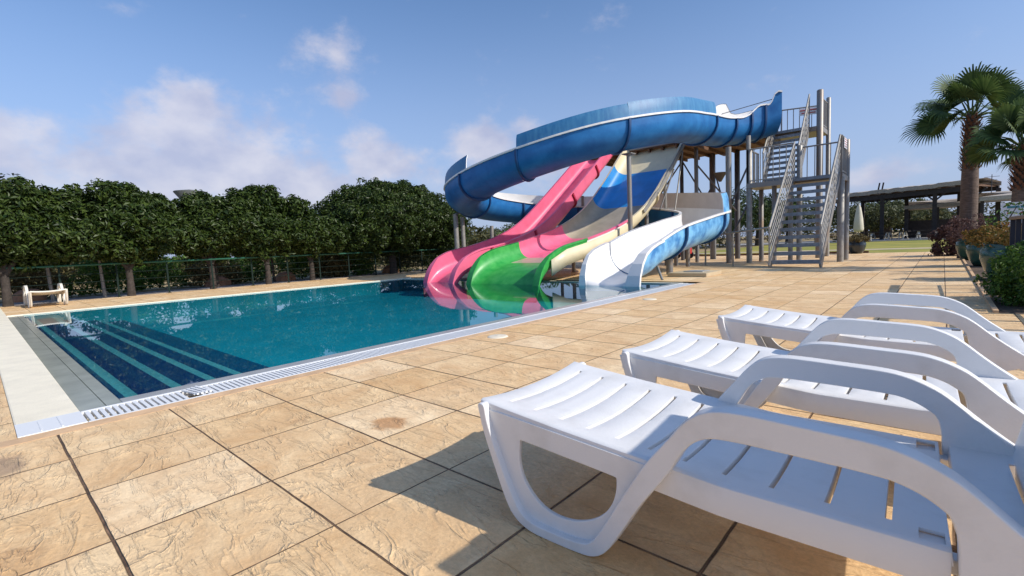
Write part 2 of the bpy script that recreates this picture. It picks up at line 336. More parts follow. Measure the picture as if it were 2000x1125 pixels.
M_thatch = mat('thatch', (.42, .37, .32), .95, var=.35, vscale=9, bump=.8, bscale=25, stretch=(1, 1, 5))
M_wood = mat('dark_stained_wood', (.035, .025, .022), .7, var=.3, vscale=4)
M_rail = mat('brown_wood_rail', (.17, .11, .07), .6, var=.25, vscale=6)
M_black = mat('blue_black_paint', (.012, .015, .03), .4)
M_sign = mat('white_sign_board', (.86, .87, .88), .4)
M_signt = mat('teal_print', (.06, .27, .33), .5)
M_signr = mat('red_print', (.50, .10, .10), .5)
M_signg = mat('grey_print', (.35, .36, .38), .5)
M_redp = mat('red_plastic', (.40, .02, .02), .4)
M_canvas = mat('cream_canvas', (.62, .57, .47), .8, var=.06)
M_conc = mat('dark_concrete', (.10, .11, .11), .8, var=.15)

# ------------------------------------------------------------------ the setting
def sheet(name, rects, m, z):
    b = MB()
    for (x0, x1, y0, y1) in rects: b.add([(x0, y0, z), (x1, y0, z), (x1, y1, z), (x0, y1, z)], [(0, 1, 2, 3)])
    return tag(b.build(name, m), kind='structure')
PX0, PX1, PY0, PY1 = -15.92, -4.91, .69, 11.30          # water
sheet('ground', [(-900, PX0 - .1, -900, 900), (PX1 + .1, 900, -900, 900), (PX0 - .1, PX1 + .1, -900, PY0 - .1), (PX0 - .1, PX1 + .1, PY1 + .1, 900)], M_earth, -.06)
sheet('pool_deck', [(-4.18, 2.2, -4, 8.2), (-4.18, .48, 8.2, 28.3), (-20.1, -4.32, -4, .09), (-20.1, PX0 - .1, .09, 28.3), (PX0 - .1, -4.18, 11.73, 28.3)], M_tile, 0)
b = MB(); b.box(-4.32, -4.18, -.02, 11.73, -.10, .002); tag(b.build('pool_kerb_strip', M_orange), kind='structure')
b = MB(); b.box(-20.1, -4.69, .09, .432, -.12, .004); tag(b.build('pool_coping', M_cream, bevel=.012), kind='structure')
b = MB()
b.box(PX0 - .1, PX0, .432, 11.73, -.3, .004); b.box(PX0, PX1 + .25, PY1, PY1 + .11, -.3, .004); b.box(PX0, PX1 + .25, PY1 + .11, 11.73, -.3, -.03)
tag(b.build('pool_coping', M_cream), kind='structure')
b = MB(); b.box(PX0, -4.69, .432, .588, -.35, -.018); b.box(PX0, -4.69, .594, PY0, -.35, -.018); b.box(PX0, -4.69, .588, .594, -.35, -.035); b.box(PX1, -4.69, PY0, PY1, -.35, -.012)
o = b.build('pool_ledge', [M_wetgrey, M_wetgrey2]); o.data.polygons.foreach_set('material_index', [0] * 18 + [1] * 6); tag(o, kind='structure')
# pool shell with the flight of entry steps
b = MB()
def quad(b, p, mi): b.add(p, [(0, 1, 2, 3)], mi)
edges = [(.69, -.05), (.82, -.09), (1.27, -.18), (1.68, -.27), (2.08, -.36), (2.5, -.45)]
y0 = .69
stripe = [(.73, .81), (1.13, 1.21), (1.53, 1.61), (1.92, 1.98), (0, 0)]
prev_y = .69
steps = [(.69, .845, -.055), (.845, 1.255, -.14), (1.255, 1.66, -.225), (1.66, 2.05, -.31), (2.05, 2.52, -.395)]
for i, (a, c, z) in enumerate(steps):
    e = c
    s0 = c - .085 if i < 4 else c
    quad(b, [(PX0, a, z), (PX1, a, z), (PX1, s0, z), (PX0, s0, z)], 0)
    if i < 4: quad(b, [(PX0, s0, z), (PX1, s0, z), (PX1, c, z), (PX0, c, z)], 1)
    zn = steps[i + 1][2] if i < 4 else -.47
    quad(b, [(PX0, c, z), (PX1, c, z), (PX1, c, zn), (PX0, c, zn)], 0 if i < 4 else 2)
WX0, WX1, WY1 = PX0 + .004, PX1 - .004, PY1 - .004
quad(b, [(PX0, 2.52, -.47), (PX1, 2.52, -.47), (PX1, PY1, -.47), (PX0, PY1, -.47)], 2)
quad(b, [(WX0, .69, -.47), (WX0, PY1, -.47), (WX0, PY1, -.02), (WX0, .69, -.02)], 2)
quad(b, [(WX1, .69, -.47), (WX1, PY1, -.47), (WX1, PY1, -.02), (WX1, .69, -.02)], 2)
quad(b, [(PX0, WY1, -.47), (PX1, WY1, -.47), (PX1, WY1, -.02), (PX0, WY1, -.02)], 2)
b.add([(PX0, .694, -.35), (PX1, .694, -.35), (PX1, .694, -.042), (PX0, .694, -.042)], [(0, 1, 2, 3)], 0)
tag(b.build('pool_basin', [M_navy, M_stripe, M_pool]), kind='structure')
# water
mw = bpy.data.materials.new('pool_water'); mw.use_nodes = True; n, l = mw.node_tree.nodes, mw.node_tree.links; n.clear()
tcn = N(n, 'ShaderNodeTexCoord'); mp = N(n, 'ShaderNodeMapping'); mp.inputs['Scale'].default_value = (1, 1, 1); l.new(tcn.outputs['Object'], mp.inputs[0])
w1 = N(n, 'ShaderNodeTexNoise', inp={'Scale': 1.3, 'Detail': 2, 'Distortion': .4}); l.new(mp.outputs[0], w1.inputs['Vector'])
w2 = N(n, 'ShaderNodeTexNoise', inp={'Scale': 9, 'Detail': 3}); l.new(mp.outputs[0], w2.inputs['Vector'])
msk = N(n, 'ShaderNodeTexNoise', inp={'Scale': .5, 'Detail': 2}); l.new(mp.outputs[0], msk.inputs['Vector'])
hh = mth(n, l, 'ADD', mth(n, l, 'MULTIPLY', w1.outputs['Fac'], .5), mth(n, l, 'MULTIPLY', mth(n, l, 'MULTIPLY', w2.outputs['Fac'], msk.outputs['Fac']), .16))
bp = N(n, 'ShaderNodeBump', inp={'Strength': .06, 'Distance': .012}); l.new(hh, bp.inputs['Height'])
fr = N(n, 'ShaderNodeFresnel', inp={'IOR': 1.21}); l.new(bp.outputs[0], fr.inputs['Normal'])
tr = N(n, 'ShaderNodeBsdfTransparent'); tr.inputs[0].default_value = (.72, .95, .97, 1)
gl = N(n, 'ShaderNodeBsdfGlossy'); gl.inputs['Roughness'].default_value = .012; gl.inputs['Color'].default_value = (.82, .9, .95, 1); l.new(bp.outputs[0], gl.inputs['Normal'])
ms = N(n, 'ShaderNodeMixShader'); l.new(fr.outputs[0], ms.inputs[0]); l.new(tr.outputs[0], ms.inputs[1]); l.new(gl.outputs[0], ms.inputs[2])
om = N(n, 'ShaderNodeOutputMaterial'); l.new(ms.outputs[0], om.inputs[0])
sheet('pool_water', [(PX0, PX1, .688, PY1)], mw, -.024)
# overflow grate
b = MB(); y = .45
b.box(-4.69, -4.325, .434, 11.30, -.12, -.09, 1)
b.box(-4.69, -4.665, .434, 11.30, -.12, .003); b.box(-4.35, -4.325, .434, 11.30, -.12, .003)
while y < 11.3:
    if not (1.05 < y < 1.13): b.box(-4.665, -4.35, y, y + .024, -.02, .001)
    y += .040
tag(b.build('overflow_grate', [M_grate, M_dark]), 'white slatted overflow grate running along the near pool edge', 'grate')
b = MB(); b.box(-4.69, -4.325, .092, .43, -.1, .0065); b.box(-4.66, -4.35, .30, .312, .0065, .010); b.box(-4.64, -4.36, .2, .21, .0065, .010)
tag(b.build('gutter_corner_cover', M_grate, bevel=.003), 'flat white corner cover at the near end of the overflow grate', 'cover')
b = MB()
for k in range(4): b.beam((-4.64, 1.06 + k * .03, .006 + k * .004), (-4.38, 1.10 + k * .03, .012), .016, .012)
b.beam((-4.6, 1.06, .004), (-4.6, 1.17, .010), .012, .01); b.beam((-4.42, 1.08, .006), (-4.42, 1.19, .014), .012, .01)
tag(b.build('broken_grate_piece', M_grate), 'tilted broken piece of white grate over the dark gap in the gutter', 'grate')
for (x, y, lb) in ((-3.94, 4.1, 'round cream skimmer lid in the deck tiles nearest the loungers'), (-3.93, 8.1, 'small round cream skimmer lid far along the deck beside the pool corner')):
    b = MB(); b.lathe([(.0, .012), (.10, .012), (.115, .009), (.125, .0)], (x, y, 0), 24); b.lathe([(.0, .0135), (.03, .0135), (.032, .012)], (x, y, 0), 16)
    tag(b.build('skimmer_lid', M_lid), lb, 'lid', 'skimmer lids')

# beyond the fence, lawn, paths
sheet('gravel_path', [(-22.6, -20.1, -30, 30)], M_gravel, -.03)
sheet('lawn', [(-12, 30, 28.3, 33.3), (-14, 30, 35.2, 57)], M_grass, -.02)
sheet('path', [(-14, 30, 33.3, 35.2)], M_path, -.016)
b = MB(); b.box(-30, 20, 57, 70, -.1, .06); tag(b.build('terrace_paving', M_kerb), kind='structure')
sheet('planting_bed', [(.50, 30, 8.2, 28.3)], M_soil, -.01)
b = MB(); b.box(.48, .53, 8.2, 28.3, -.1, .03); tag(b.build('bed_kerb', M_orange), kind='structure')

# ------------------------------------------------------------------ sun loungers
def catmull(P, n=6, closed=False):
    P = [np.array(p, float) for p in P]; out = []
    k = len(P)
    for i in range(k - (0 if closed else 1)):
        p0 = P[(i - 1) % k] if (closed or i > 0) else 2 * P[0] - P[1]
        p1 = P[i]; p2 = P[(i + 1) % k]; p3 = P[(i + 2) % k] if (closed or i + 2 < k) else 2 * P[-1] - P[-2]
        for j in range(n):
            t = j / n; out.append(.5 * ((2 * p1) + (-p0 + p2) * t + (2 * p0 - 5 * p1 + 4 * p2 - p3) * t * t + (-p0 + 3 * p1 - 3 * p2 + p3) * t ** 3))
    if not closed: out.append(P[-1])
    return out
def plate(name, loops, y0, th, m, parent, bev=.004):
    """flat outline in x-z with holes, extruded along y, rounded edges"""
    cu = bpy.data.curves.new('tmp', 'CURVE'); cu.dimensions = '2D'; cu.fill_mode = 'BOTH'
    cu.extrude = th / 2 - bev; cu.bevel_depth = bev; cu.bevel_resolution = 2; cu.offset = -bev
    for lp in loops:
        s = cu.splines.new('POLY'); s.points.add(len(lp) - 1); s.use_cyclic_u = True
        for i, p in enumerate(lp): s.points[i].co = (p[0], p[1], 0, 1)
    t = bpy.data.objects.new('tmp', cu); COL.objects.link(t)
    dg = bpy.context.evaluated_depsgraph_get(); me = bpy.data.meshes.new_from_object(t.evaluated_get(dg)); me.name = name
    bpy.data.objects.remove(t); bpy.data.curves.remove(cu)
    me.transform(Matrix(((1, 0, 0, 0), (0, 0, -1, y0 + th / 2), (0, 1, 0, 0), (0, 0, 0, 1))))
    me.materials.clear(); me.materials.append(m)
    me.polygons.foreach_set('use_smooth', [True] * len(me.polygons))
    try: me.set_sharp_from_angle(angle=rad(40))
    except Exception: pass
    o = bpy.data.objects.new(name, me); COL.objects.link(o); o.parent = parent
    return o
def fz(p, s=None):
    if s is None: s = .994 + max(-.031, min(0, p[0] * .031))
    return (p[0] * s, max(0, 1.065 - (1.065 - p[1]) * s))
LEG_OUT = [(-1.43, .432), (-1.424, .40), (-1.405, .32), (-1.359, .20), (-1.30, .055), (-1.262, .0), (-1.208, -.03), (-1.15, -.042), (-.97, -.042), (-.90, -.03), (-.849, .007), (-.80, .084), (-.715, .226), (-.655, .306), (-.611, .37), (-.585, .422), (-.55, .468), (-.506, .495), (-.45, .503), (-.33, .503), (-.11, .500), (-.065, .491), (-.022, .473), (.026, .434)]
REAR = [(.03, .27), (.05, .12), (.085, .01), (.15, -.042), (.33, -.042), (.41, .0), (.44, .10), (.42, .2), (.34, .28)]
ARM_TOP = [(.24, .345), (.136, .426), (.04, .516), (-.009, .545), (-.061, .566), (-.12, .578), (-.26, .582), (-.36, .586), (-.438, .586), (-.493, .578), (-.534, .56), (-.577, .523), (-.615, .471), (-.698, .366)]
LEG_IN = [(-.72, .33), (-.79, .215), (-.855, .10), (-.90, .03), (-.945, .0), (-1.14, -.004), (-1.20, .008), (-1.245, .045), (-1.33, .22), (-1.375, .34), (-1.388, .39), (-1.392, .432)]
def chaikin(P, it=2):
    for _ in range(it):
        Q = []
        for a, c in zip(P, P[1:] + P[:1]): Q += [(a[0] * .75 + c[0] * .25, a[1] * .75 + c[1] * .25), (a[0] * .25 + c[0] * .75, a[1] * .25 + c[1] * .75)]
        P = Q
    return P
BAND = chaikin([fz(p) for p in LEG_OUT + REAR + ARM_TOP + LEG_IN], 2)
RHOLE = [fz(p) for p in [(.13, .22), (.10, .12), (.13, .03), (.2, .005), (.3, .005), (.36, .05), (.38, .13), (.33, .21), (.23, .26)]]
WEB = [fz(p, 1.0) for p in [(-1.40, .43), (-1.375, .34), (-1.33, .21), (-1.25, .035), (-1.2, 0), (-1.14, -.0), (-.94, -.0), (-.89, .03), (-.84, .10), (-.78, .215), (-.70, .33), (-.68, .37), (-1.28, .425)]]
WEB = [(x, max(z, .02)) for x, z in WEB]
DH = [(-1.187, .331), (-1.197, .236), (-1.166, .164), (-1.1, .104), (-1.026, .087), (-.954, .094), (-.886, .121), (-.836, .16), (-.804, .207), (-.789, .257), (-.788, .296)]
DH = chaikin([(-1.188, .331)] + DH[1:] + [(-.789, .3), (-.80, .303), (-1.17, .336), (-1.185, .336)], 2)
def seat_z(x):
    return float(np.interp(x, [-1.42, -1.38, -1.28, -1.0, -.68, -.46, .03, .8], [.463, .463, .449, .418, .389, .368, .360, .36]))
SLOTS = [-1.30, -1.18, -1.06, -.945, -.83, -.715, -.60, -.482, -.355, -.222, -.094]
def seat_mesh(x0, x1, slots, name, m, parent, hw=.357, notch=True, endlip=True):
    xs = {x0, x1}
    for s in slots: xs |= {s - .007, s + .007}
    if notch: xs |= {x1 - .055, x1 - .008}
    xx = sorted(xs); X = []
    for a, c in zip(xx[:-1], xx[1:]):
        k = max(1, int((c - a) / .035)); X += [a + (c - a) * j / k for j in range(k)]
    X.append(xx[-1])
    ys = sorted({-hw, -hw + .012, -.345, -.30, -.27, -.19, -.10, 0, .10, .19, .27, .30, .345, hw - .012, hw} | {-.335, .335} - {-.345, .345})
    def top(x, y):
        t = min(1, abs(y) / (hw - .012)); dish = .026 * (1 - t ** 2) * (1.0 if x < -.2 else max(.45, 1 - (x + .2) * 1.2))
        e = .006 if abs(y) > hw - .006 else 0
        return seat_z(x) - dish - e
    vs = []; ids = {}
    for i, x in enumerate(X):
        for j, y in enumerate(ys): ids[i, j] = len(vs); vs.append((x, y, top(x, y)))
    fs = []
    for i in range(len(X) - 1):
        xm = (X[i] + X[i + 1]) / 2
        for j in range(len(ys) - 1):
            ym = (ys[j] + ys[j + 1]) / 2
            if any(abs(xm - s) < .007 for s in slots) and abs(ym) < .27: continue
            if notch and x1 - .055 < xm < x1 - .008 and .27 < abs(ym) < .335: continue
            fs.append((ids[i, j], ids[i + 1, j], ids[i + 1, j + 1], ids[i, j + 1]))
    # skirts turned down along both long edges and the ends
    dep = lambda x: .100 if x < -1.2 else .085
    for j, sg in ((0, -1), (len(ys) - 1, 1)):
        base = len(vs)
        for i, x in enumerate(X): vs.append((x, ys[j] + sg * .004, top(x, ys[j]) - dep(x)))
        for i in range(len(X) - 1):
            q = (ids[i, j], base + i, base + i + 1, ids[i + 1, j]); fs.append(q if sg < 0 else q[::-1])
    for i, sg in ((0, -1), (len(X) - 1, 1)):
        base = len(vs)
        for j, y in enumerate(ys): vs.append((X[i] + sg * .004, y, vs[ids[i, j]][2] - (.035 if i == 0 else .03)))
        for j in range(len(ys) - 1):
            q = (ids[i, j], ids[i, j + 1], base + j + 1, base + j); fs.append(q if sg < 0 else q[::-1])
    # deep ribs line each slot
    jn = [j for j, y in enumerate(ys) if abs(y) <= .2701]
    for s_ in slots:
        for e_, fl in ((s_ - .007, 1), (s_ + .007, -1)):
            i = min(range(len(X)), key=lambda q: abs(X[q] - e_)); base = len(vs)
            for j in jn: vs.append((X[i], ys[j], vs[ids[i, j]][2] - .052))
            for a_ in range(len(jn) - 1):
                q = (ids[i, jn[a_]], base + a_, base + a_ + 1, ids[i, jn[a_ + 1]]); fs.append(q if fl > 0 else q[::-1])
    b = MB(); b.add(vs, fs, 0, True)
    o = b.build(name, m, parent)
    sd = o.modifiers.new('s', 'SOLIDIFY'); sd.thickness = .009; sd.offset = -1; sd.use_even_offset = False
    bv = o.modifiers.new('b', 'BEVEL'); bv.width = .003; bv.segments = 2; bv.limit_method = 'ANGLE'; bv.angle_limit = rad(45)
    return o
def make_lounger(m):
    t = thing('sun_lounger', '', 'sun lounger')
    seat = seat_mesh(-1.385, .018, SLOTS, 'seat', m, t)
    # fingertip grip swelling in the first slot
    b = MB(); b.lathe([(.0, .0), (.5, -.02), (.8, -.2), (1, -.45)], n=20); b.v = [(-1.302 + x * .022, y * .075, seat_z(-1.30) - .0295 + z * .02) for x, y, z in b.v]; b.build('grip', m, t)
    for sg in (-1, 1):
        b = MB(); b.box(-.042, .016, *sorted((sg * .262, sg * .343)), .335, .341); b.build('hinge_pocket', m, t)
    back = seat_mesh(.045, .70, [.18, .29, .40, .51, .62], 'backrest', m, t, notch=False)
    for sg in (-1, 1):
        y0 = -.388 if sg < 0 else .328
        plate('side_frame', [BAND, RHOLE], y0, .060, m, t)
        plate('side_web', [WEB, DH], (-.362 if sg < 0 else .346), .016, m, t, .003)
        b = MB(); b.box(.0, .06, -.33 if sg < 0 else .29, -.29 if sg < 0 else .33, .29, .325); b.build('hinge', m, t, .004)
    return t
L0 = make_lounger(M_plastic)
GL = 'white resin sun loungers side by side on the deck'
def put(o, x, y, rz, lab, g=GL):
    o.location = (x, y, 0); o.rotation_euler = (0, 0, rz); o['label'] = lab
    if g: o['group'] = g
put(L0, 0, 1.72, rad(2.2), 'white slatted plastic sun lounger in the foreground, nearest the camera')
# (the nearest lounger's own backrest is propped up further along, see below)
c = copy_tree(L0); put(c, .05, 2.77, rad(1.4), 'middle of the three white plastic loungers, seat sunlit, directly behind the nearest one')
c = copy_tree(L0); put(c, .10, 4.17, rad(.4), 'third and farthest white plastic lounger of the row, next to the green bush')
c = copy_tree(L0); put(c, -19.42, 1.30, rad(181), 'weathered white lounger standing alone by the green railing across the pool', None)
for ch in c.children:
    ch.data = ch.data.copy(); ch.data.materials.clear(); ch.data.materials.append(M_plastic_old)

for ch in L0.children:
    if ch.name.startswith('backrest'):
        ch.data = ch.data.copy()
        a_ = rad(80)
        for v in ch.data.vertices:
            if v.co.x > .19:
                d_ = v.co.x - .19; h_ = v.co.z - .36; k_ = 1.7
                v.co.x = .19 + d_ * k_ * math.cos(a_) - h_ * math.sin(a_); v.co.z = .36 + d_ * k_ * math.sin(a_) + h_ * math.cos(a_)
# ------------------------------------------------------------------ water slides
def path_frames(P, n=5):
    c = np.array(catmull(P, n)); T = np.gradient(c, axis=0); T[:, 2] *= 1.0
    Th = T.copy(); Th[:, 2] = 0; Th /= np.linalg.norm(Th, axis=1)[:, None]
    L = np.stack([-Th[:, 1], Th[:, 0], 0 * Th[:, 0]], 1)
    return c, L, Th
def loft(c, L, prof, th_prof=None):
    """prof: list of (side, drop) in metres; side>0 is the left bank; returns grid"""
    return np.array([[c[i] + L[i] * s + np.array([0, 0, -d]) for (s, d) in prof] for i in range(len(c))])
def grid_mesh(b, G, mi=0, smooth=True, flip=False):
    k, w = G.shape[:2]; fs = []
    for i in range(k - 1):
        for j in range(w - 1):
            q = (i * w + j, (i + 1) * w + j, (i + 1) * w + j + 1, i * w + j + 1); fs.append(q[::-1] if flip else q)
    b.add(G.reshape(-1, 3), fs, mi, smooth)
EO = np.zeros(400); EI = np.zeros(400)
EO[:14] = [.58, .64, .58, .35, .27, .28, .32, .34, .35, .31, .24, .16, .08, .03]; EI[:18] = [.48, .48, .47, .46, .45, .44, .43, .42, .41, .42, .50, .88, .90, .86, .76, .2, .08, .02]
def loft_r(sl, prof):
    G = loft(c_[sl], L_[sl], prof)
    for k, i in enumerate(range(sl.start, sl.stop)):
        G[k, 0, 2] += EO[i]; G[k, -1, 2] += EI[i]
    return G
def uprof(r, dp, n=14, off=0, wall=.25):
    out = [(r + off, 0)]
    for k in range(n + 1):
        a = math.pi * k / n
        out.append(((r + off) * math.cos(a), wall + (dp - wall + off) * math.sin(a)))
    out.append((-(r + off), 0))
    return out
# --- big blue flume that loops round and ends in the pool
FL = [(-5.2, 22.2, 6.02), (-5.8, 21.8, 5.84), (-6.4, 21.1, 5.70), (-6.9, 20.0, 5.60), (-7.15, 18.2, 5.52), (-7.2, 16, 5.22), (-8.1, 13.9, 4.76), (-10.0, 12.7, 4.25), (-12.3, 12.5, 3.81), (-14.35, 13.4, 3.48), (-15.2, 15.2, 3.24), (-15, 17.3, 3.06), (-13.6, 18.9, 2.84), (-11.5, 19.5, 2.65), (-9.3, 19.2, 2.45), (-7.4, 18.3, 2.2), (-6.08, 16.8, 1.95), (-5.95, 14.9, 1.7), (-6.12, 13.1, 1.38), (-6.2, 11.9, 1.05)]
c_, L_, T_ = path_frames(FL, 6)
flume = thing('blue_water_slide', 'long curving blue water slide with white inside that loops round and ends in the pool', 'water slide', (-6.2, 14, 0))
flume_inv = Matrix.Translation(flume.location).inverted()
def under(o, t): o.parent = t; o.matrix_parent_inverse = Matrix.Translation(t.location).inverted(); return o
R_, D_ = .74, .88
nC = len(c_)
joints = [0, 6, 11, 16, 22, 35, 43, 49, 58, 66, 75, 84, 92, 99, 107, nC - 1]
for a, z in zip(joints[:-1], joints[1:]):
    b = MB(); sl = slice(a, z + 1)
    grid_mesh(b, loft_r(sl, uprof(R_, D_, off=.03)), 0)
    grid_mesh(b, loft_r(sl, uprof(R_, D_)), 1, flip=True)
    under(b.build('channel_section', [M_fblue_f if a >= 90 else M_fblue, M_white]), flume)
    for sg in (1, -1):
        w = .08; b = MB()
        pr = [(sg * (R_ - .015), -.012), (sg * (R_ + w), -.012), (sg * (R_ + w), .045), (sg * (R_ + .02), .045)]
        G = loft(c_[sl], L_[sl], pr); G[..., 2] += (EO if sg > 0 else EI)[a:z + 1][:, None]
        grid_mesh(b, G, 0, False, flip=sg > 0); under(b.build('rim_flange', M_white), flume)
    if a > 0:
        b = MB(); i0 = a
        T3 = c_[min(a + 1, nC - 1)] - c_[a - 1]; T3 /= np.linalg.norm(T3)
        cc = np.array([c_[a] - T3 * .035, c_[a] + T3 * .035]); LL = np.array([L_[a], L_[a]])
        pi_ = uprof(R_, D_, off=.028); po = uprof(R_, D_, off=.10); po[0] = (po[0][0], .04 - EO[a]); po[-1] = (po[-1][0], .04 - EI[a]); pi_[0] = (pi_[0][0], -EO[a]); pi_[-1] = (pi_[-1][0], -EI[a])
        grid_mesh(b, loft(cc, LL, po), 0)
        for q in (0, 1):
            G = np.stack([loft(cc, LL, pi_)[q], loft(cc, LL, po)[q]]); grid_mesh(b, G, 0, False, flip=q == 0)
        under(b.build('joint_flange', M_rib), flume)
def guard(i0, i1, h, mi, name='splash_guard', cap=False):
    b = MB(); sl = slice(i0, i1 + 1); n_ = i1 - i0
    hs = [h * (min(1, (k + .0) / 1.2 + .75) if False else 1) for k in range(n_ + 1)]
    cO = c_[sl]; LO = L_[sl]
    rows = [(R_ + .0, 0), (R_ - .01, .3 * h), (R_ - .03, .7 * h), (R_ - .08, h)]
    Go = np.array([[cO[k] + LO[k] * (s + .03) + np.array([0, 0, d * hs[k] / h]) for s, d in rows] for k in range(n_ + 1)])
    Gi = np.array([[cO[k] + LO[k] * (s + .005) + np.array([0, 0, d * hs[k] / h]) for s, d in rows] for k in range(n_ + 1)])
    grid_mesh(b, Go, 0, flip=True); grid_mesh(b, Gi, 1)
    grid_mesh(b, np.stack([Go[:, -1], Gi[:, -1]]), 0, False)
    for k in (0, -1): grid_mesh(b, np.stack([Go[k], Gi[k]]), 2 if (k == -1 or cap) else 0, False)  # cap whitens both ends: sunlight on the guard's edge put into the colour
    return under(b.build(name, [M_guard if mi == 0 else M_fblue_f, M_guard if mi == 0 else (M_white if mi == 2 else M_tan), M_white]), flume)
guard(22, 35, .47, 0); guard(35, 43, .43, 0); guard(48, 57, .50, 0, cap=True); guard(58, 83, .55, 2); guard(83, 99, .60, 1)
b = MB(); b.tube([c_[12] - L_[12] * R_ + np.array([0, 0, .50]), c_[2] + L_[2] * .6 + np.array([0, 0, .42])], .015, 6); under(b.build('grab_wire', M_steel_d), flume)
# mouth: the shell flares and drops into the water
k0 = nC - 1; e = c_[-1]; Lh = L_[-1]
mouth = []
for (yy, zr, dr, wd) in [(0, 1.05, .92, .74), (.35, .98, .90, .75), (.7, .88, .84, .75), (1.0, .74, .72, .72), (1.22, .50, .5, .67), (1.36, .22, .26, .62), (1.40, .02, .1, .58), (1.41, -.08, .05, .56)]:
    cy = e + np.array([-.06 * yy, -yy, 0]); row = []
    for (s, d) in uprof(wd, max(dr, .03), wall=min(.2, dr * .3)): row.append((cy[0] + s * 1.0, cy[1] + (d / .92) * -.0, max(zr - d, -.14) if True else 0))
    mouth.append(row)
mouth = np.array(mouth)
mouth[..., 2] = np.maximum(mouth[..., 2], -.12)
b = MB(); grid_mesh(b, mouth, 0, flip=True)
mo = mouth.copy(); mid = mo[:, [0, -1]].mean(axis=1)[:, 0]
mo[..., 0] = mid[:, None] + (mo[..., 0] - mid[:, None]) * 1.05; mo[..., 2] -= .03; grid_mesh(b, mo, 1)
under(b.build('mouth', [M_white, M_fblue_f]), flume)
for j in (0, -1):
    b = MB(); line = [mouth[i, j] for i in range(len(mouth))]; sg = 1 if line[0][0] > e[0] else -1
    xo = e[0] + sg * .86; G = np.array([[p + np.array([-sg * .015, -.012, .012]), np.array([max(xo, p[0]) if sg > 0 else min(xo, p[0]), p[1] - .012, p[2] + .012]), np.array([xo, p[1] + .05, p[2] - .04]), p + np.array([sg * .01, .05, -.04])] for p in line]); grid_mesh(b, G, 0, False, flip=sg > 0); under(b.build('mouth_rim', M_white), flume)
# --- straight slides
def straight_slide(name, label, xc, hw, prof_yz, profile, seg, flrib):
    t = thing(name, label, 'water slide', (xc, 12, 0))
    P = [(xc, y, z) for y, z in prof_yz]; c, L, T = path_frames(P, 6)
    T3 = np.gradient(c, axis=0); T3 /= np.linalg.norm(T3, axis=1)[:, None]
    Nn = np.cross(T3, np.array([1., 0, 0])); Nn *= np.sign(Nn[:, 2])[:, None]
    Nt = Nn.copy(); wv_ = np.clip((c[:, 1] - 11.2) / 2.0, 0, 1)[:, None]; Nn = Nn * wv_ + np.array([0, 0, 1.]) * (1 - wv_); Nn /= np.linalg.norm(Nn, axis=1)[:, None]
    def lf(sl, pr, dz=0): return np.array([[c[i] + np.array([s, 0, 0]) - Nn[i] * d for (s, d) in pr] for i in range(sl.start, sl.stop)])
    def idx(y): return int(np.argmin(np.abs(c[:, 1] - y)))
    for (ya, yb, mi_in, mi_out, mi_rim, *mfl) in seg:
        i0, i1 = idx(ya), idx(yb); sl = slice(i0, i1 + 1)
        b = MB(); grid_mesh(b, lf(sl, profile(0)), 0, flip=True); grid_mesh(b, lf(sl, profile(.035)), 1)
        o_ = under(b.build('channel_section', [mi_in, mi_out] + mfl), t)
        if mfl:
            for pl in o_.data.polygons:
                if pl.material_index == 0 and abs(pl.normal.x) < .35: pl.material_index = 2
        for sg in (1, -1):
            b = MB(); w = .07
            G = []
            for i in range(sl.start, sl.stop):
                q = float(np.clip((10.75 - c[i, 1]) / .5, 0, 1)); wi = .015 + .13 * q
                G.append([c[i] + np.array([sg * s_, 0, 0]) + Nt[i] * d_ for s_, d_ in ((hw - wi, .015), (hw + w, .015), (hw + w, -.04), (hw + .02, -.04))])
            grid_mesh(b, np.array(G), 0, False, flip=sg < 0); under(b.build('rim', mi_rim), t)
    for (y, m_) in flrib:
        i = idx(y); cc = [c[i] - T3[i] * .035, c[i] + T3[i] * .035]; po = profile(.11); pi_ = profile(.03); po[0] = (po[0][0], .05); po[-1] = (po[-1][0], .05)
        b = MB(); G0 = [np.array([q + np.array([s, 0, 0]) - Nn[i] * d for s, d in po]) for q in cc]; G1 = [np.array([q + np.array([s, 0, 0]) - Nn[i] * d for s, d in pi_]) for q in cc]
        grid_mesh(b, np.stack(G0), 0); grid_mesh(b, np.stack([G1[0], G0[0]]), 0, False); grid_mesh(b, np.stack([G0[1], G1[1]]), 0, False)
        under(b.build('joint_flange', m_), t)
    return t, c
YZ = [(9.98, -.20), (10.08, .10), (10.22, .38), (10.45, .63), (10.75, .83), (11.35, 1.02), (12.5, 1.2), (13.9, 1.48), (15.05, 1.78), (16.1, 2.18), (17.1, 2.75), (18.3, 3.68), (19.5, 4.72), (20.4, 5.50)]
YZP = YZ[:7] + [(13.9, 1.54), (14.85, 1.92), (15.6, 2.34), (16.5, 2.95), (17.5, 3.66), (18.9, 4.66), (20.1, 5.52)]
def pink_prof(off):
    hw, dp, r = .68, .60, .24; out = [(hw + off, 0), (hw + off, .06)]
    for k in range(6): a = math.pi / 2 * k / 5; out.append((hw - r + (r + off) * math.cos(a), dp - r + (r + off) * math.sin(a)))
    for k in range(6): a = math.pi / 2 * (5 - k) / 5; out.append((-(hw - r) - (r + off) * math.cos(a), dp - r + (r + off) * math.sin(a)))
    return out + [(-hw - off, .06), (-hw - off, 0)]
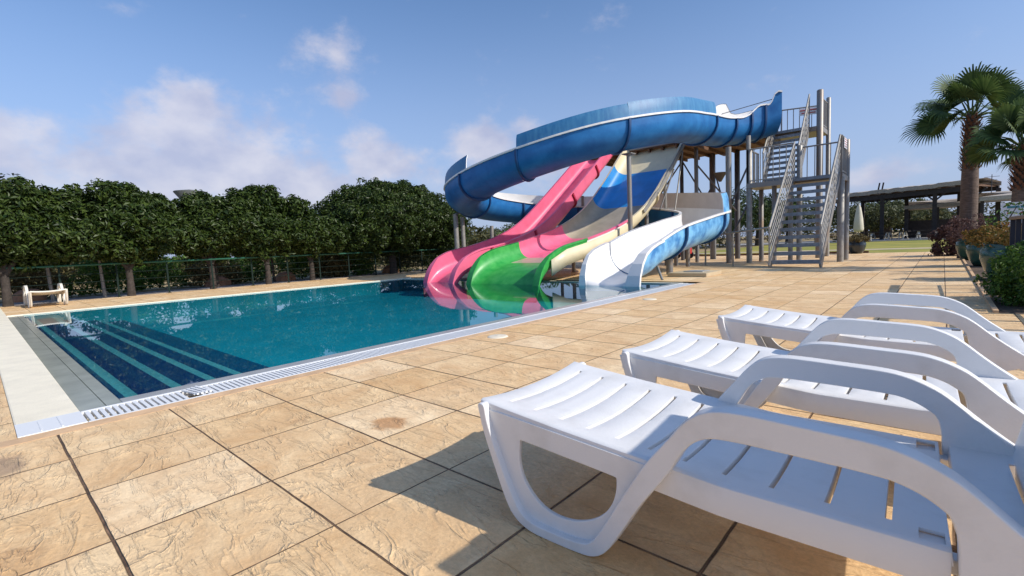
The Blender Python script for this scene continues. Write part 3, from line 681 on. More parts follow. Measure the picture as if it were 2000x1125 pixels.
def mprof(off):
    hw, dp, r = 1.35, .55, .42; out = [(hw + off, 0), (hw + off, .08)]
    for k in range(7): a = math.pi / 2 * k / 6; out.append((hw - r + (r + off) * math.cos(a), dp - r + (r + off) * math.sin(a)))
    for k in range(7): a = math.pi / 2 * (6 - k) / 6; out.append((-(hw - r) - (r + off) * math.cos(a), dp - r + (r + off) * math.sin(a)))
    out += [(-hw - off, .08), (-hw - off, 0)]
    return out
pk, _ = straight_slide('pink_water_slide', 'steep pink half-pipe water slide dropping straight into the pool', -12.23, .68, YZP, pink_prof,
    [(9.98, 11.8, M_pink, M_pink, M_pink), (11.8, 14.2, M_pink, M_pink, M_pink), (14.2, 17.1, M_pink, M_pink, M_pink), (17.1, 20.1, M_pink, M_pink, M_pink)],
    [(11.8, M_pinkd), (14.2, M_pinkd), (16.8, M_pinkd), (18.6, M_pinkd)])
ml, _ = straight_slide('multicoloured_water_slide', 'wide straight water slide in cream, blue, pink and green bands ending in the pool', -9.45, 1.35, YZ, mprof,
    [(9.98, 11.6, M_gre, M_gre, M_gre), (11.6, 12.45, M_gre, M_gre, M_gre, M_beige), (12.45, 15.05, M_pink, M_white, M_pink), (15.05, 17.3, M_beige, M_creamf, M_creamf), (17.3, 19.2, M_mblue, M_creamf, M_creamf), (19.2, 20.4, M_creamf, M_creamf, M_creamf)],
    [(15.05, M_creamf), (17.3, M_creamf)])
# cream outer panel below the green and pink rim
for x in (-8.02, -10.88):
    b = MB(); G = np.array([[(x, y, z - .10), (x, y, max(z - .55, .0))] for y, z in [(10.6, .75), (11.35, 1.02), (12.5, 1.2), (13.9, 1.48), (15.05, 1.78)]]); grid_mesh(b, G, 0)
    o = under(b.build('outer_panel', M_creamf), ml); sd = o.modifiers.new('s', 'SOLIDIFY'); sd.thickness = .02
# supports of the slides
def post(t, x, y, z0, z1, r=.085, m=M_steel, name='support_post', cap=False):
    b = MB(); b.tube([(x, y, z0), (x, y, z1)], r, 14)
    if cap: b.box(x - r * 2.2, x + r * 2.2, y - r * 2.2, y + r * 2.2, z1, z1 + .03)
    return under(b.build(name, m), t)
def brace(t, p, q, r=.035, m=M_steel_d, name='brace'):
    b = MB(); b.tube([p, q], r, 8); return under(b.build(name, m), t)
post(flume, -7.62, 14.42, 0, 3.85, .075, M_steel, cap=True)
post(flume, -15.2, 13.62, 0, 2.52, .10, M_steel_l); post(flume, -15.2, 14.0, 0, 2.40, .09, M_steel_l)
post(flume, -15.0, 15.55, 0, 2.02, .085, M_steel_l)
brace(flume, (-15.2, 13.62, 2.5), (-14.6, 14.6, 2.9), .05, M_steel)
brace(flume, (-5.95, 12.6, .55), (-5.52, 12.14, 0), .035, M_steel); post(flume, -6.19, 14.14, 0, .62, .10, M_steel)
post(flume, -6.42, 20.37, 0, 4.60, .11, M_steel); post(flume, -8.0, 18.9, 0, 1.35, .08, M_steel); post(flume, -7.2, 18.1, 0, 1.25, .08, M_steel)
post(flume, -5.75, 20.62, 0, 4.95, .085, M_steel_l)
for t, x, ys in ((pk, -12.23, ((14.2, .8), (16.8, 1.9), (18.6, 3.2))), (ml, -8.5, ((15.05, 1.15), (17.3, 2.2), (19.0, 3.6))), (ml, -10.4, ((15.05, 1.15), (17.3, 2.2)))):
    for y, z in ys: post(t, x, y + .1, 0, z, .07, M_steel_l)
brace(ml, (-7.95, 19.6, 4.6), (-7.8, 17.6, .02), .03, M_steel_l); brace(ml, (-7.95, 18.7, 3.8), (-7.95, 17.4, 2.2), .03, M_steel_d)
b = MB(); b.beam((-8.02, 20.3, 5.25), (-8.02, 17.6, 3.02), .06, .16); b.beam((-8.02, 17.6, 3.02), (-8.02, 16.2, 2.1), .06, .14); under(b.build('edge_beam', M_steel_l), ml)

# ------------------------------------------------------------------ slide tower
tw = thing('slide_tower', 'grey steel stair tower with two flights and a high platform behind the slides', 'tower', (-4.2, 21, 0))
def part(b, name, m, bevel=0): return under(b.build(name, m, None, bevel), tw)
def flight(x0, x1, ya, yb, za, zb, n):
    for k in range(n):
        f = (k + .5) / n; y = ya + (yb - ya) * f; z = za + (zb - za) * (k + 1) / n - .02
        b = MB(); b.box(x0 + .04, x1 - .04, y - .15, y + .15, z - .04, z); b.box(x0 + .04, x1 - .04, y - .152, y - .14, z - .115, z - .001); part(b, 'tread', M_tread)
    for x in (x0, x1):
        b = MB(); b.beam((x, ya - .1, za + .02), (x, yb, zb - .05), .05, .24); part(b, 'stringer', M_steel)
        b = MB(); H = 1.32
        b.tube([(x, ya - .12, za + H * .98), (x, yb, zb + H)], .032, 8)
        for k in range(1, 6): b.tube([(x, ya - .1, za + H * k / 6.2 + .12), (x, yb, zb + H * k / 6.2 + .05)], .016, 6)
        for f in (0, .33, .66, 1): b.beam((x, ya + (yb - ya) * f - (.1 if f == 0 else 0), za + (zb - za) * f - (.0 if f else .0)), (x, ya + (yb - ya) * f - (.1 if f == 0 else 0), za + (zb - za) * f + H), .04, .04)
        part(b, 'handrail', M_steel_l)
flight(-4.14, -2.74, 17.15, 20.5, 0, 3.10, 12)
flight(-5.55, -4.30, 22.0, 23.95, 3.10, 5.52, 10)
b = MB(); b.box(-5.8, -2.66, 20.5, 22.0, 2.92, 3.10); part(b, 'landing', M_steel)
b = MB(); b.box(-13.2, -7.95, 20.45, 24.9, 5.12, 5.16); b.box(-7.95, -5.6, 22.75, 24.9, 5.12, 5.16)
for x in np.arange(-13, -5.6, .62): b.box(x, x + .08, 20.5 if x < -8 else 22.8, 24.85, 4.98, 5.12)
part(b, 'platform_joists', M_timber)
b = MB(); b.box(-13.25, -7.9, 20.4, 24.95, 5.16, 5.5); b.box(-7.9, -5.58, 22.7, 24.95, 5.16, 5.5); b.box(-5.58, -3.85, 23.95, 25.5, 5.30, 5.5); part(b, 'platform', M_steel)
def railing(p, q, z, h=1.3, sp=.22, posts=True, mm=M_steel):
    p = np.array(p, float); q = np.array(q, float); L = np.linalg.norm(q - p); k = max(2, int(L / sp)); b = MB()
    b.tube([(*p, z + h), (*q, z + h)], .03, 8); b.beam((*p, z + .1), (*q, z + .1), .03, .04)
    for i in range(k + 1):
        r = p + (q - p) * i / k; b.beam((*r, z + .0), (*r, z + h), .028 if 0 < i < k else .055, .028 if 0 < i < k else .055)
    part(b, 'railing', mm)
railing((-5.75, 20.55), (-4.2, 20.55), 3.1, mm=M_steel_l); railing((-5.75, 20.55), (-5.75, 21.95), 3.1, sp=.2)
railing((-4.25, 21.95), (-2.72, 21.95), 3.1); railing((-2.70, 20.55), (-2.70, 21.95), 3.1, sp=.10, mm=M_steel)
railing((-5.55, 24.9), (-4.0, 25.45), 5.5, h=1.12); railing((-3.9, 24.05), (-3.88, 25.45), 5.5, h=1.15, sp=.09); railing((-13.1, 24.85), (-5.7, 24.85), 5.5, h=1.1, sp=.3)
for (x, y, z1, r, m_) in ((-3.92, 24.0, 6.95, .125, M_steel), (-3.84, 25.45, 6.90, .09, M_steel_l), (-2.71, 20.62, 3.0, .105, M_steel_l), (-2.71, 21.9, 4.45, .095, M_steel), (-5.72, 20.62, 4.45, .10, M_steel_l), (-5.62, 21.9, 3.0, .09, M_steel),
                          (-4.9, 20.9, 2.95, .085, M_steel), (-4.55, 21.9, 2.95, .085, M_steel_l), (-8.13, 21.5, 5.1, .085, M_steel), (-8.44, 24.4, 5.1, .14, M_steel), (-7.3, 24.4, 5.1, .12, M_steel_d), (-9.6, 23.5, 5.1, .09, M_steel_d), (-11.5, 21.2, 5.1, .09, M_steel), (-12.9, 24.5, 5.1, .1, M_steel), (-4.25, 21.95, 4.5, .10, M_steel_l)):
    b = MB(); b.tube([(x, y, 0), (x, y, z1 - .03), (x, y, z1)], [r, r, r * .7], 14); part(b, 'tower_post', m_)
for p, q in (((-9.6, 23.5, 4.9), (-7.6, 24.2, .9)), ((-8.13, 21.5, 4.3), (-7.3, 24.4, 2.2)), ((-8.44, 24.4, 4.6), (-7.9, 24.4, 2.6)), ((-6.42, 20.4, 2.2), (-5.72, 20.6, 3.9)), ((-6.42, 20.4, .9), (-5.72, 20.6, 2.4)), ((-12.9, 24.5, 1.2), (-9.6, 23.5, 4.8)), ((-9.6, 23.5, 1.0), (-8.44, 24.4, 3.6))):
    b = MB(); b.tube([p, q], .035, 8); part(b, 'brace', M_steel_d)
b = MB(); b.box(-2.66, -2.645, 20.75, 21.35, 4.0, 4.36); part(b, 'notice_board', M_sign)
b = MB()
for k in range(4): b.box(-2.644, -2.640, 20.8, 21.3, 4.30 - k * .08, 4.325 - k * .08)
part(b, 'notice_text', M_signr)
b = MB(); b.beam((-4.9, 25.10, 6.42), (-4.15, 25.35, 6.42), .02, .30); part(b, 'warning_sign', M_sign)
b = MB(); b.beam((-4.86, 25.09, 6.48), (-4.2, 25.31, 6.48), .024, .05); b.beam((-4.8, 25.11, 6.36), (-4.3, 25.28, 6.36), .024, .04); part(b, 'warning_text', M_signr)
b = MB(); b.lathe([(.32, .42), (.30, .42), (.06, .0), (.02, .0)], (-8.0, 24.15, 3.7), 20); part(b, 'floodlight_bowl', M_steel_d)
# loose low things round the tower
b = MB(); b.tube([(-6.9, 19.1, 0), (-6.9, 19.1, 1.12), (-4.2, 17.2, 1.30)], .035, 8); b.tube([(-5.6, 18.2, 0), (-5.6, 18.2, 1.2)], .03, 8)
tag(b.build('queue_barrier', M_steel_l), 'single grey pipe barrier rail leading left from the foot of the stairs', 'barrier')
bt = thing('filter_pit', 'low pale stone slab box with a lid on the deck beside the pool corner', 'cover', (-5.2, 13.8, 0))
b = MB(); b.box(-5.85, -4.75, 13.2, 14.4, 0, .11); under(b.build('slab', M_path, None, .01), bt)
b = MB(); b.box(-5.55, -5.0, 13.6, 14.2, .11, .135); under(b.build('lid', M_wetgrey2, None, .008), bt)
bc = thing('ride_on_cart', 'small red ride-on cart with black wheels behind the white slide', 'cart', (-10.3, 25.2, 0))
b = MB(); b.box(-10.9, -9.9, 24.9, 25.5, .25, .6); b.box(-10.3, -10.0, 24.9, 25.5, .6, .95); under(b.build('body', M_redp, None, .05), bc)
for x in (-10.75, -10.05):
    for y in (24.86, 25.54): b = MB(); b.tube([(x, y - .04, .2), (x, y + .04, .2)], .2, 16); under(b.build('wheel', M_black), bc)

# ------------------------------------------------------------------ green railing across the pool
fx = -20.0
gf = thing('pool_railing', 'green topped metal railing with thin rods running along the far side of the pool', 'railing', (fx, 5, 0))
b = MB(); b.tube([(fx, -14, 1.09), (fx, 17.6, 1.09), (fx + 1.6, 19.0, 1.09)], .034, 10); under(b.build('top_rail', M_green), gf)
for z in (.80, .55, .30):
    b = MB(); b.tube([(fx, -14, z), (fx, 17.6, z), (fx + 1.6, 19, z)], .011, 6); under(b.build('rod', M_greend), gf)
for k in range(24):
    y = 3.12 - 12 * 1.37 + k * 1.37
    if y > 17.6: continue
    b = MB(); b.box(fx - .012, fx + .012, y - .025, y + .025, 0, 1.09); b.box(fx - .05, fx + .05, y - .05, y + .05, 0, .012); under(b.build('post', M_greend), gf)

# ------------------------------------------------------------------ vegetation
rng = np.random.default_rng(5)
def leaf_cloud(C, Nrm, size, rngs, curl=.25, aspect=.42):
    """diamond leaves at points C facing roughly Nrm"""
    n = len(C); a = rngs.normal(size=(n, 3)); Nn = Nrm + a * .55; Nn /= np.linalg.norm(Nn, axis=1)[:, None]
    t = np.cross(Nn, rngs.normal(size=(n, 3))); t /= np.linalg.norm(t, axis=1)[:, None]; s = np.cross(Nn, t)
    sz = size * rngs.uniform(.6, 1.25, (n, 1))
    v0 = C - t * sz * .5; v2 = C + t * sz * .5 - Nn * sz * curl * .4; v1 = C + s * sz * aspect * .5 + Nn * sz * curl * .3; v3 = C - s * sz * aspect * .5 + Nn * sz * curl * .3
    V = np.stack([v0, v1, v2, v3], 1).reshape(-1, 3); F = np.arange(4 * n).reshape(n, 4)
    return V, F
def crown(name, blobs, m, parent, nclump, per, cr=.45, size=.16, seed=1, fill=.25, zmin=None, aspect=.42):
    """blobs: ellipsoids (x,y,z,rx,ry,rz) whose surfaces carry leaf clumps"""
    r = np.random.default_rng(seed); Cs = []; Ns = []
    vol = np.array([q[3] * q[4] * q[5] for q in blobs]) ** (2 / 3); vol /= vol.sum()
    for bl, w in zip(blobs, vol):
        k = max(3, int(nclump * w)); d = r.normal(size=(k, 3)); d /= np.linalg.norm(d, axis=1)[:, None]
        rd = np.array(bl[3:6]); cc = np.array(bl[:3]) + d * rd * r.uniform(.72, 1.0, (k, 1))
        for q, dd in zip(cc, d):
            inside = any((((q - np.array(o[:3])) / np.array(o[3:6])) ** 2).sum() < .55 for o in blobs if o is not bl)
            if inside: continue
            rr = cr * r.uniform(.55, 1.2); e = r.normal(size=(per, 3)) + dd * .8; e /= np.linalg.norm(e, axis=1)[:, None]
            p = q + e * rr * r.uniform(.55, 1.05, (per, 1)) * np.array([1, 1, .8]); Cs.append(p); Ns.append(e * .7 + np.array([0, 0, .5]))
        k2 = int(k * per * fill); d = r.normal(size=(k2, 3)); d /= np.linalg.norm(d, axis=1)[:, None]
        Cs.append(np.array(bl[:3]) + d * rd * r.uniform(.3, .95, (k2, 1))); Ns.append(d)
    C = np.concatenate(Cs); Nn = np.concatenate(Ns)
    if zmin is not None: k = C[:, 2] > zmin; C = C[k]; Nn = Nn[k]
    V, F = leaf_cloud(C, Nn, size, r, aspect=aspect)
    if parent is not None: V = V - np.array(parent.location)
    return fast_mesh(name, V, F, m, parent)
def trunk_part(t, pts, rs, name='trunk', m=None, n=10):
    loc = np.array(t.location); b = MB(); b.tube([np.array(p) - loc for p in pts], rs, n); return b.build(name, m or M_bark, t)
ficus = [
    (-20.0, .6, 3.62, 2.1, 'leftmost clipped ficus tree behind the green railing, cut by the picture edge', .0),
    (-20.05, 3.45, 3.70, 1.45, 'clipped ficus tree with a thick trunk right of the lone weathered lounger', .3),
    (-20.35, 5.95, 3.50, 1.05, 'clipped ficus tree just right of the distant water tower', .0),
    (-20.1, 7.85, 3.82, 1.6, 'tall lumpy ficus tree left of the dip before the domed tree', .2),
    (-20.3, 9.75, 2.95, 1.2, 'lower ficus tree filling the dip left of the domed tree', .0)]
for i, (x, y, top, ry, lab, ex) in enumerate(ficus):
    t = thing('ficus_tree', lab, 'tree', (x, y, 0), 0, 'clipped ficus trees in a row behind the railing')
    zc = (top + 1.0) / 2; hz_ = (top - 1.0) / 2
    r = random.Random(i + 3)
    bl = [(x - .5, y, zc - .18, 1.5, ry, hz_ - .2)]
    for k in range(6): bl.append((x - .2 + r.uniform(-.5, .7), y + ((k + .5) / 3 - 1) * .8 * ry + r.uniform(-.12, .12), top - .5 - r.uniform(0, .45) * (1 if k not in (2, 3) else .15), .5, .45, r.uniform(.4, .5)))
    for k in range(3): bl.append((x + .3, y + (k - 1) * ry * .6, zc - r.uniform(-.1, .5), .8, .7, .6))
    crown('crown', bl, M_leaf, t, 420, 66, .34, .18, seed=10 + i, fill=.95, zmin=.98)
    trunk_part(t, [(x, y, 0), (x + .03, y, .5), (x - .05, y, 1.1), (x - .2, y, 2)], [.12, .095, .10, .08])
    for sg in (-1, 1): trunk_part(t, [(x, y, .9), (x - .1, y + sg * .4, 1.5), (x - .2, y + sg * .8, 2.2)], [.08, .06, .03], 'limb')
t = thing('domed_ficus_tree', 'big dome-shaped dark green tree left of the blue slide loop', 'tree', (-20.6, 14.6, 0))
crown('crown', [(-21.6, 14.75, 2.7, 3.1, 3.9, 1.75), (-21.5, 14.6, 3.3, 2.2, 2.9, 1.42), (-20.6, 13.6, 2.4, 2.2, 2.6, 1.4), (-20.8, 17.0, 2.2, 2, 1.9, 1.3), (-20.9, 12.2, 2.0, 1.6, 1.5, 1.1)], M_leaf, t, 1500, 60, .36, .175, seed=40, fill=.9, zmin=.9)
trunk_part(t, [(-20.3, 13.9, 0), (-20.4, 13.95, .9), (-20.7, 14.2, 2.0)], [.2, .16, .12])
# thin grey saplings and bushes behind the railing
for k, (x, y, hh, lb) in enumerate(((-21.3, 1.65, 1.5, 'thin pale sapling stem behind the lone weathered lounger'), (-21.0, 2.9, 1.4, 'thin grey sapling stem between the first two ficus trunks'), (-21.3, 6.4, 1.5, 'forked thin sapling stem right of the middle ficus trunk'), (-21.9, 8.8, 1.5, 'thin sapling stem standing in the gravel right of the fourth ficus trunk'))):
    t = thing('sapling', lb, 'tree', (x, y, 0), 0, 'thin saplings behind the railing')
    trunk_part(t, [(x, y, 0), (x + .02, y - .03, .7), (x, y - .05, hh)], [.055, .05, .035], m=M_steel if k < 2 else M_bark)
    crown('crown', [(x, y, hh + .25, .5, .5, .4)], M_leaf, t, 12, 50, .3, .13, seed=60 + k)
def bush(name, label, x, y, rx, ry, rz, m, seed, n=30, per=60, size=.12, cr=.3, group=None, z=0, cat='bush', zc=.55):
    t = thing(name, label, cat, (x, y, z), 0, group)
    crown('foliage', [(x, y, z + rz * zc, rx, ry, rz)], m, t, n, per, cr, size, seed, fill=.5, zmin=z + .0)
    b = MB()
    for k in range(5): a = k * 1.25; b.tube([(0, 0, 0), (rx * .4 * math.cos(a), ry * .4 * math.sin(a), rz * .8)], [.025, .012], 5)
    b.build('stem', M_bark, t); return t
GB = 'bushes beyond the railing'
rb = random.Random(11)
descr = ['dark low bush', 'dry brownish bush', 'olive green bush', 'dense dark shrub', 'straw coloured shrub', 'deep green shrub']
spots = [(-24.5, -1.5, 1.2, 1.0, 2), (-24.2, 1.4, 1.1, .95, 1), (-23.6, 3.4, 1.0, .95, 3), (-24.6, 5.2, 1.2, 1.05, 0), (-23.8, 7.0, 1.0, .9, 4), (-24.4, 8.9, 1.3, 1.1, 3), (-23.4, 10.9, 1.3, 1.1, 5), (-22.4, 13.2, 1.2, .9, 5), (-21.7, 15.6, 1.1, .95, 2), (-21.3, 17.8, 1.2, 1.05, 3), (-22.6, 11.9, .9, .75, 1)]
where = ['below the leftmost ficus crown, farthest left beyond the railing', 'seen over the lone weathered lounger', 'between the second ficus trunk and the thin grey sapling', 'behind the second ficus trunk', 'right of the middle ficus trunk', 'behind the fourth ficus trunk', 'below the dip between the ficus row and the domed tree', 'under the middle of the domed tree', 'right of the domed tree trunk behind the railing', 'beside the pink slide at the railing end', 'in front of the domed tree trunk, low and dry']
for k, (x, y, ry, h, mi) in enumerate(spots):
    m_ = [M_leaf3, M_leaf4, M_leaf2, M_leaf3, M_leaf4, M_leaf3][mi]
    bush('bush', descr[mi] + ' ' + where[k], x, y, .9, ry, h, m_, 80 + k, n=44, per=60, size=.15, cr=.34, group=GB)
for k, (x, y, lb) in enumerate(((-22.9, 1.2, 'reddish rock at the path edge under the first ficus'), (-23.0, 6.9, 'reddish rock right of the middle ficus trunk'), (-22.6, 9.6, 'orange brown rock left of the domed tree'), (-21.6, 14.6, 'small orange rock by the domed tree trunk'))):
    b = MB(); b.lathe([(.0, .42), (.22, .38), (.42, .22), (.5, .0)], (x, y, -.03), 11, jit=.18); tag(b.build('rock', mat('red_rock', (.42, .2, .11), .9, var=.3, vscale=4, bump=.6)), lb, 'rock', 'rocks beyond the railing')
# hedge and far woods
def far_tree(name, label, x, y, rx, rz, top, m, seed, size=.3, n=60, per=50, trunk=True, group=None):
    t = thing(name, label, 'tree', (x, y, 0), 0, group); r = random.Random(seed)
    bl = [(x, y, top - rz, rx, rx, rz)] + [(x + r.uniform(-.6, .6) * rx, y + r.uniform(-.6, .6) * rx, top - rz * r.uniform(.5, 1.3), rx * .5, rx * .5, rz * .5) for _ in range(4)]
    crown('crown', bl, m, t, n, per, rx * .28, size, seed, fill=.3)
    trunk_part(t, [(x, y, 0), (x + .1, y, top * .35), (x, y + .1, top * .7)], [rx * .09, rx * .07, rx * .04]); return t
def PXR(px, py, Y):    # a point seen at this bearing, Y metres along
    d = CF + CR * (px - 1000) / F_PX - CU * (py - 562.5) / F_PX; return np.array([0, 0, CAMH]) + d * (Y / d[1])
GW = 'trees beyond the deck'
FT = [(925, 452, 42, M_leaf2, 'grey green tree just right of the two pale flume posts'), (975, 445, 48, M_leaf2, 'olive tree seen under the blue flume beside its single pale post'), (1040, 440, 40, M_leaf3, 'green tree peeping out left of the pink slide'), (1120, 450, 50, M_leaf2, 'olive tree behind the pink slide supports'),
      (1440, 372, 60, M_leaf, 'dark tree between the thick tower posts'), (1480, 385, 55, M_leaf, 'dark tree left of the lower flight of stairs'), (1390, 400, 62, M_leaf, 'dark green tree behind the white flume turn'), (1540, 392, 70, M_leaf2, 'olive tree seen through the stair treads'),
      (1690, 395, 75, M_leaf2, 'spreading tree under the left end of the thatched pergola'), (1780, 392, 95, M_leaf2, 'pale green tree under the right half of the thatched pergola'), (1815, 402, 100, M_leaf2, 'distant tree right of the pergola middle'), (1720, 398, 98, M_leaf3, 'green tree directly behind the pergola post')]
for k, (px, py, Y, m_, lb) in enumerate(FT):
    p = PXR(px, py, Y); r_ = (3.4 if Y < 65 else 4.2); far_tree('tree', lb, p[0], p[1], r_, max(1.2, p[2] * .36), p[2], m_, 200 + k, size=.34 if Y < 65 else .5, n=80, per=45, group=GW)
# bushy scrub behind everything: one mass nobody could count
V_, F_, off = [], [], 0
r = np.random.default_rng(77); nS = 26000
ang = r.uniform(rad(60), rad(180), nS); rr = r.uniform(34, 60, nS); C = np.stack([np.cos(ang) * rr, np.sin(ang) * rr, r.uniform(0, 1, nS) ** .8 * (1.9 + 1.0 * np.sin(ang * 23) * np.sin(ang * 7.3))], 1)
C2 = np.stack([np.cos(a2 := r.uniform(rad(60), rad(128), 16000)) * (q2 := r.uniform(88, 125, 16000)), np.sin(a2) * q2, r.uniform(0, 1, 16000) ** .8 * (4.2 + 1.0 * np.sin(a2 * 61) * np.sin(a2 * 23))], 1)
k = ((C[:, 0] < -25) & (C[:, 1] < 30)) | ((C[:, 1] > 58) & (C[:, 0] < -8)) | ((C[:, 0] < -17) & (C[:, 1] > 25))
C = np.concatenate([C[k & (C[:, 2] > 0)], C2]); V, F = leaf_cloud(C, np.tile([0, 0, 1.], (len(C), 1)), .62, r)
o = fast_mesh('scrub', V, F, leaf_mat('scrub_leaves', (.03, .04, .014), (.13, .12, .045), .6, .2)); tag(o, 'low tangled scrub covering the land far beyond the railing', 'scrub', kind='stuff')

# palms
def palm(label, x, y, h, r0, nf, fr, seed, spread=1.0, e0=80, e1=88):
    r = random.Random(seed); t = thing('fan_palm', label, 'palm tree', (x, y, 0), 0, 'fan palms behind the planters')
    prof = [(r0 * 1.12, -.1), (r0 * 1.02, .4), (r0 * .96, h * .3), (r0 * .92, h * .55)]
    b = MB(); b.lathe(prof + [(r0 * .8, h * .8), (r0 * .55, h)], n=18, jit=.02); b.build('trunk', M_palmb, t)
    b = MB()
    for k in range(190):
        z = h * (.60 + .36 * k / 190); a = k * 2.4; rr = r0 * (.98 - .35 * (z / h - .60)); ca, sa = math.cos(a), math.sin(a)
        p = np.array([ca * rr, sa * rr, z]); q = p + np.array([ca * .075, sa * .075, .11]); s_ = np.array([-sa, ca, 0]) * .045
        b.add([p - s_, p + s_, q + s_ * .5, q - s_ * .5, p - np.array([ca, sa, 0]) * .03 + np.array([0, 0, .1])], [(0, 1, 2, 3), (3, 2, 4)])
    b.build('leaf_boots', M_boot, t)
    for k in range(nf):
        a = k * 2.39996 + r.uniform(-.2, .2); el = rad(e0 - e1 * (k / nf) ** .85 + r.uniform(-8, 8)); L = fr * r.uniform(.85, 1.1) * spread
        ca, sa = math.cos(a), math.sin(a); d = np.array([ca * math.cos(el), sa * math.cos(el), math.sin(el)])
        base = np.array([ca * r0 * .4, sa * r0 * .4, h - .25 + .2 * (1 - k / nf)])
        pl = L * .52; mid = base + d * pl * .5 + np.array([0, 0, .05]); hub = base + d * pl - np.array([0, 0, .08 * pl])
        d2 = d + np.array([0, 0, -.22]); d2 /= np.linalg.norm(d2); side = np.cross(d2, [0, 0, 1]); side /= np.linalg.norm(side) + 1e-9; up = np.cross(side, d2); tw_ = rad(r.choice([-1, 1]) * r.uniform(15, 75)); side, up = side * math.cos(tw_) + up * math.sin(tw_), up * math.cos(tw_) - side * math.sin(tw_)
        b = MB(); b.tube([base, mid, hub], [.026, .02, .012], 5, 0)
        nl = 34
        for j in range(nl):
            f = (j / (nl - 1) - .5) * 2; th = f * rad(118); ll = L * .56 * (1 - .28 * abs(f)) * r.uniform(.9, 1.06)
            dj = d2 * math.cos(th) + side * math.sin(th) + up * (.12 * abs(f) - .02); dj /= np.linalg.norm(dj)
            wv = np.cross(dj, up); wv /= np.linalg.norm(wv) + 1e-9; w_ = .032
            p1 = hub + dj * ll * .5; p2 = hub + dj * ll * .82 + np.array([0, 0, -.05 * ll]); p3 = hub + dj * ll + np.array([0, 0, -(.16 + r.uniform(0, .14)) * ll])
            b.add([hub - wv * .006, hub + wv * .006, p1 + wv * w_, p2 + wv * w_ * .6, p3, p2 - wv * w_ * .6, p1 - wv * w_ + up * .01], [(0, 1, 2, 6), (6, 2, 3, 5), (5, 3, 4)], 1)
        b.build('frond', [M_frond, M_frond], t)
    return t
palm('taller fan palm with a thick bare trunk rising behind the planters', .62, 22.0, 4.75, .235, 22, 1.62, 3, 1.0, 86, 98)
palm('shorter fan palm at the right picture edge behind the white sign', 1.50, 17.6, 3.1, .25, 22, 1.2, 8, 1.0, 86, 98)
p = PXR(1905, 300, 30); 
# pots with plants
def pot(label, x, y, s, m, leafm, seed, ph=.35, group='glazed planters along the bed', size=.07, pr=.42):
    t = thing('planter', label, 'planter', (x, y, 0), 0, group)
    b = MB(); b.lathe([(.0, .0), (.24 * s, .0), (.33 * s, .15 * s), (.40 * s, .38 * s), (.405 * s, .55 * s), (.36 * s, .60 * s), (.385 * s, .64 * s), (.36 * s, .66 * s), (.32 * s, .60 * s), (.0, .58 * s)], n=28); b.build('pot', m, t)
    crown('plant', [(x, y, .62 * s + ph * .5, pr * s * 1.25, pr * s * 1.25, ph)], leafm, t, 34, 60, .14, size, seed, fill=.5, zmin=.6 * s, aspect=.5)
    return t
pot('green glazed pot with orange-green succulents, nearest the bush', .98, 13.45, 1.05, M_pot, M_red, 301, .26)
pot('green glazed pot with rusty foliage, middle one of the three at the bed edge', .86, 17.9, .95, M_pot, M_red, 302, .28)
pot('green glazed pot with a purple fountain of grass, farthest of the bed edge row', .72, 21.2, 1.0, M_pot, M_purp, 303, .5, pr=.55)
pot('small dark pot with sprawling plant beside the tower post on the lawn edge', -3.02, 27.9, .9, M_potd, M_leaf4, 304, .2, group=None)
bush('purple_grass', 'tall purple reddish grass clump at the foot of the taller palm', .45, 24.3, .75, .75, .85, M_purp, 310, n=40, per=60, size=.16, cr=.25, cat='shrub')
bush('leafy_bush', 'dense bright green leafy bush in the bed right of the farthest lounger', 1.12, 9.35, .62, .8, .5, M_leaf3, 311, n=90, per=70, size=.075, cr=.17, zc=.75)
bush('leafy_bush', 'light green bush at the right picture edge behind the dense bush', 1.75, 11.2, .6, .7, .5, M_leaf3, 312, n=50, per=60, size=.09, cr=.2)
t = thing('bougainvillea', 'tall thin leggy green plant standing in front of the white sign', 'shrub', (1.05, 15.3, 0))
b = MB(); b.tube([(0, 0, 0), (.06, 0, .6), (.0, .05, 1.1), (.15, 0, 1.45)], [.025, .02, .015, .008], 6); b.tube([(.02, 0, .7), (-.2, 0, 1.1), (-.25, 0, 1.25)], [.015, .01, .006], 5); b.build('stem', M_bark, t)
crown('foliage', [(.85, 15.3, 1.15, .3, .3, .2), (1.15, 15.3, 1.42, .3, .3, .14), (.95, 15.3, .95, .2, .2, .12)], M_leaf3, t, 12, 12, .12, .09, 313)
# black fence with wooden handrail in the bed
bf = thing('bed_fence', 'blue-black post fence with a brown wooden handrail at the right edge', 'fence', (1, 10, 0))
b = MB(); b.beam((.90, 12.15, 1.165), (1.05, 6.6, 1.165), .09, .055); under(b.build('handrail', M_rail, None, .01), bf)
for k in range(9): y = 12.0 - k * .62; b = MB(); b.box(.87 + k * .017, .93 + k * .017, y - .03, y + .03, -.02, 1.14); under(b.build('post', M_black), bf)
b = MB(); b.beam((.90, 12.1, .70), (1.05, 6.6, .70), .015, .03); b.beam((.90, 12.1, .25), (1.05, 6.6, .25), .015, .03); under(b.build('lower_rail', M_black), bf)
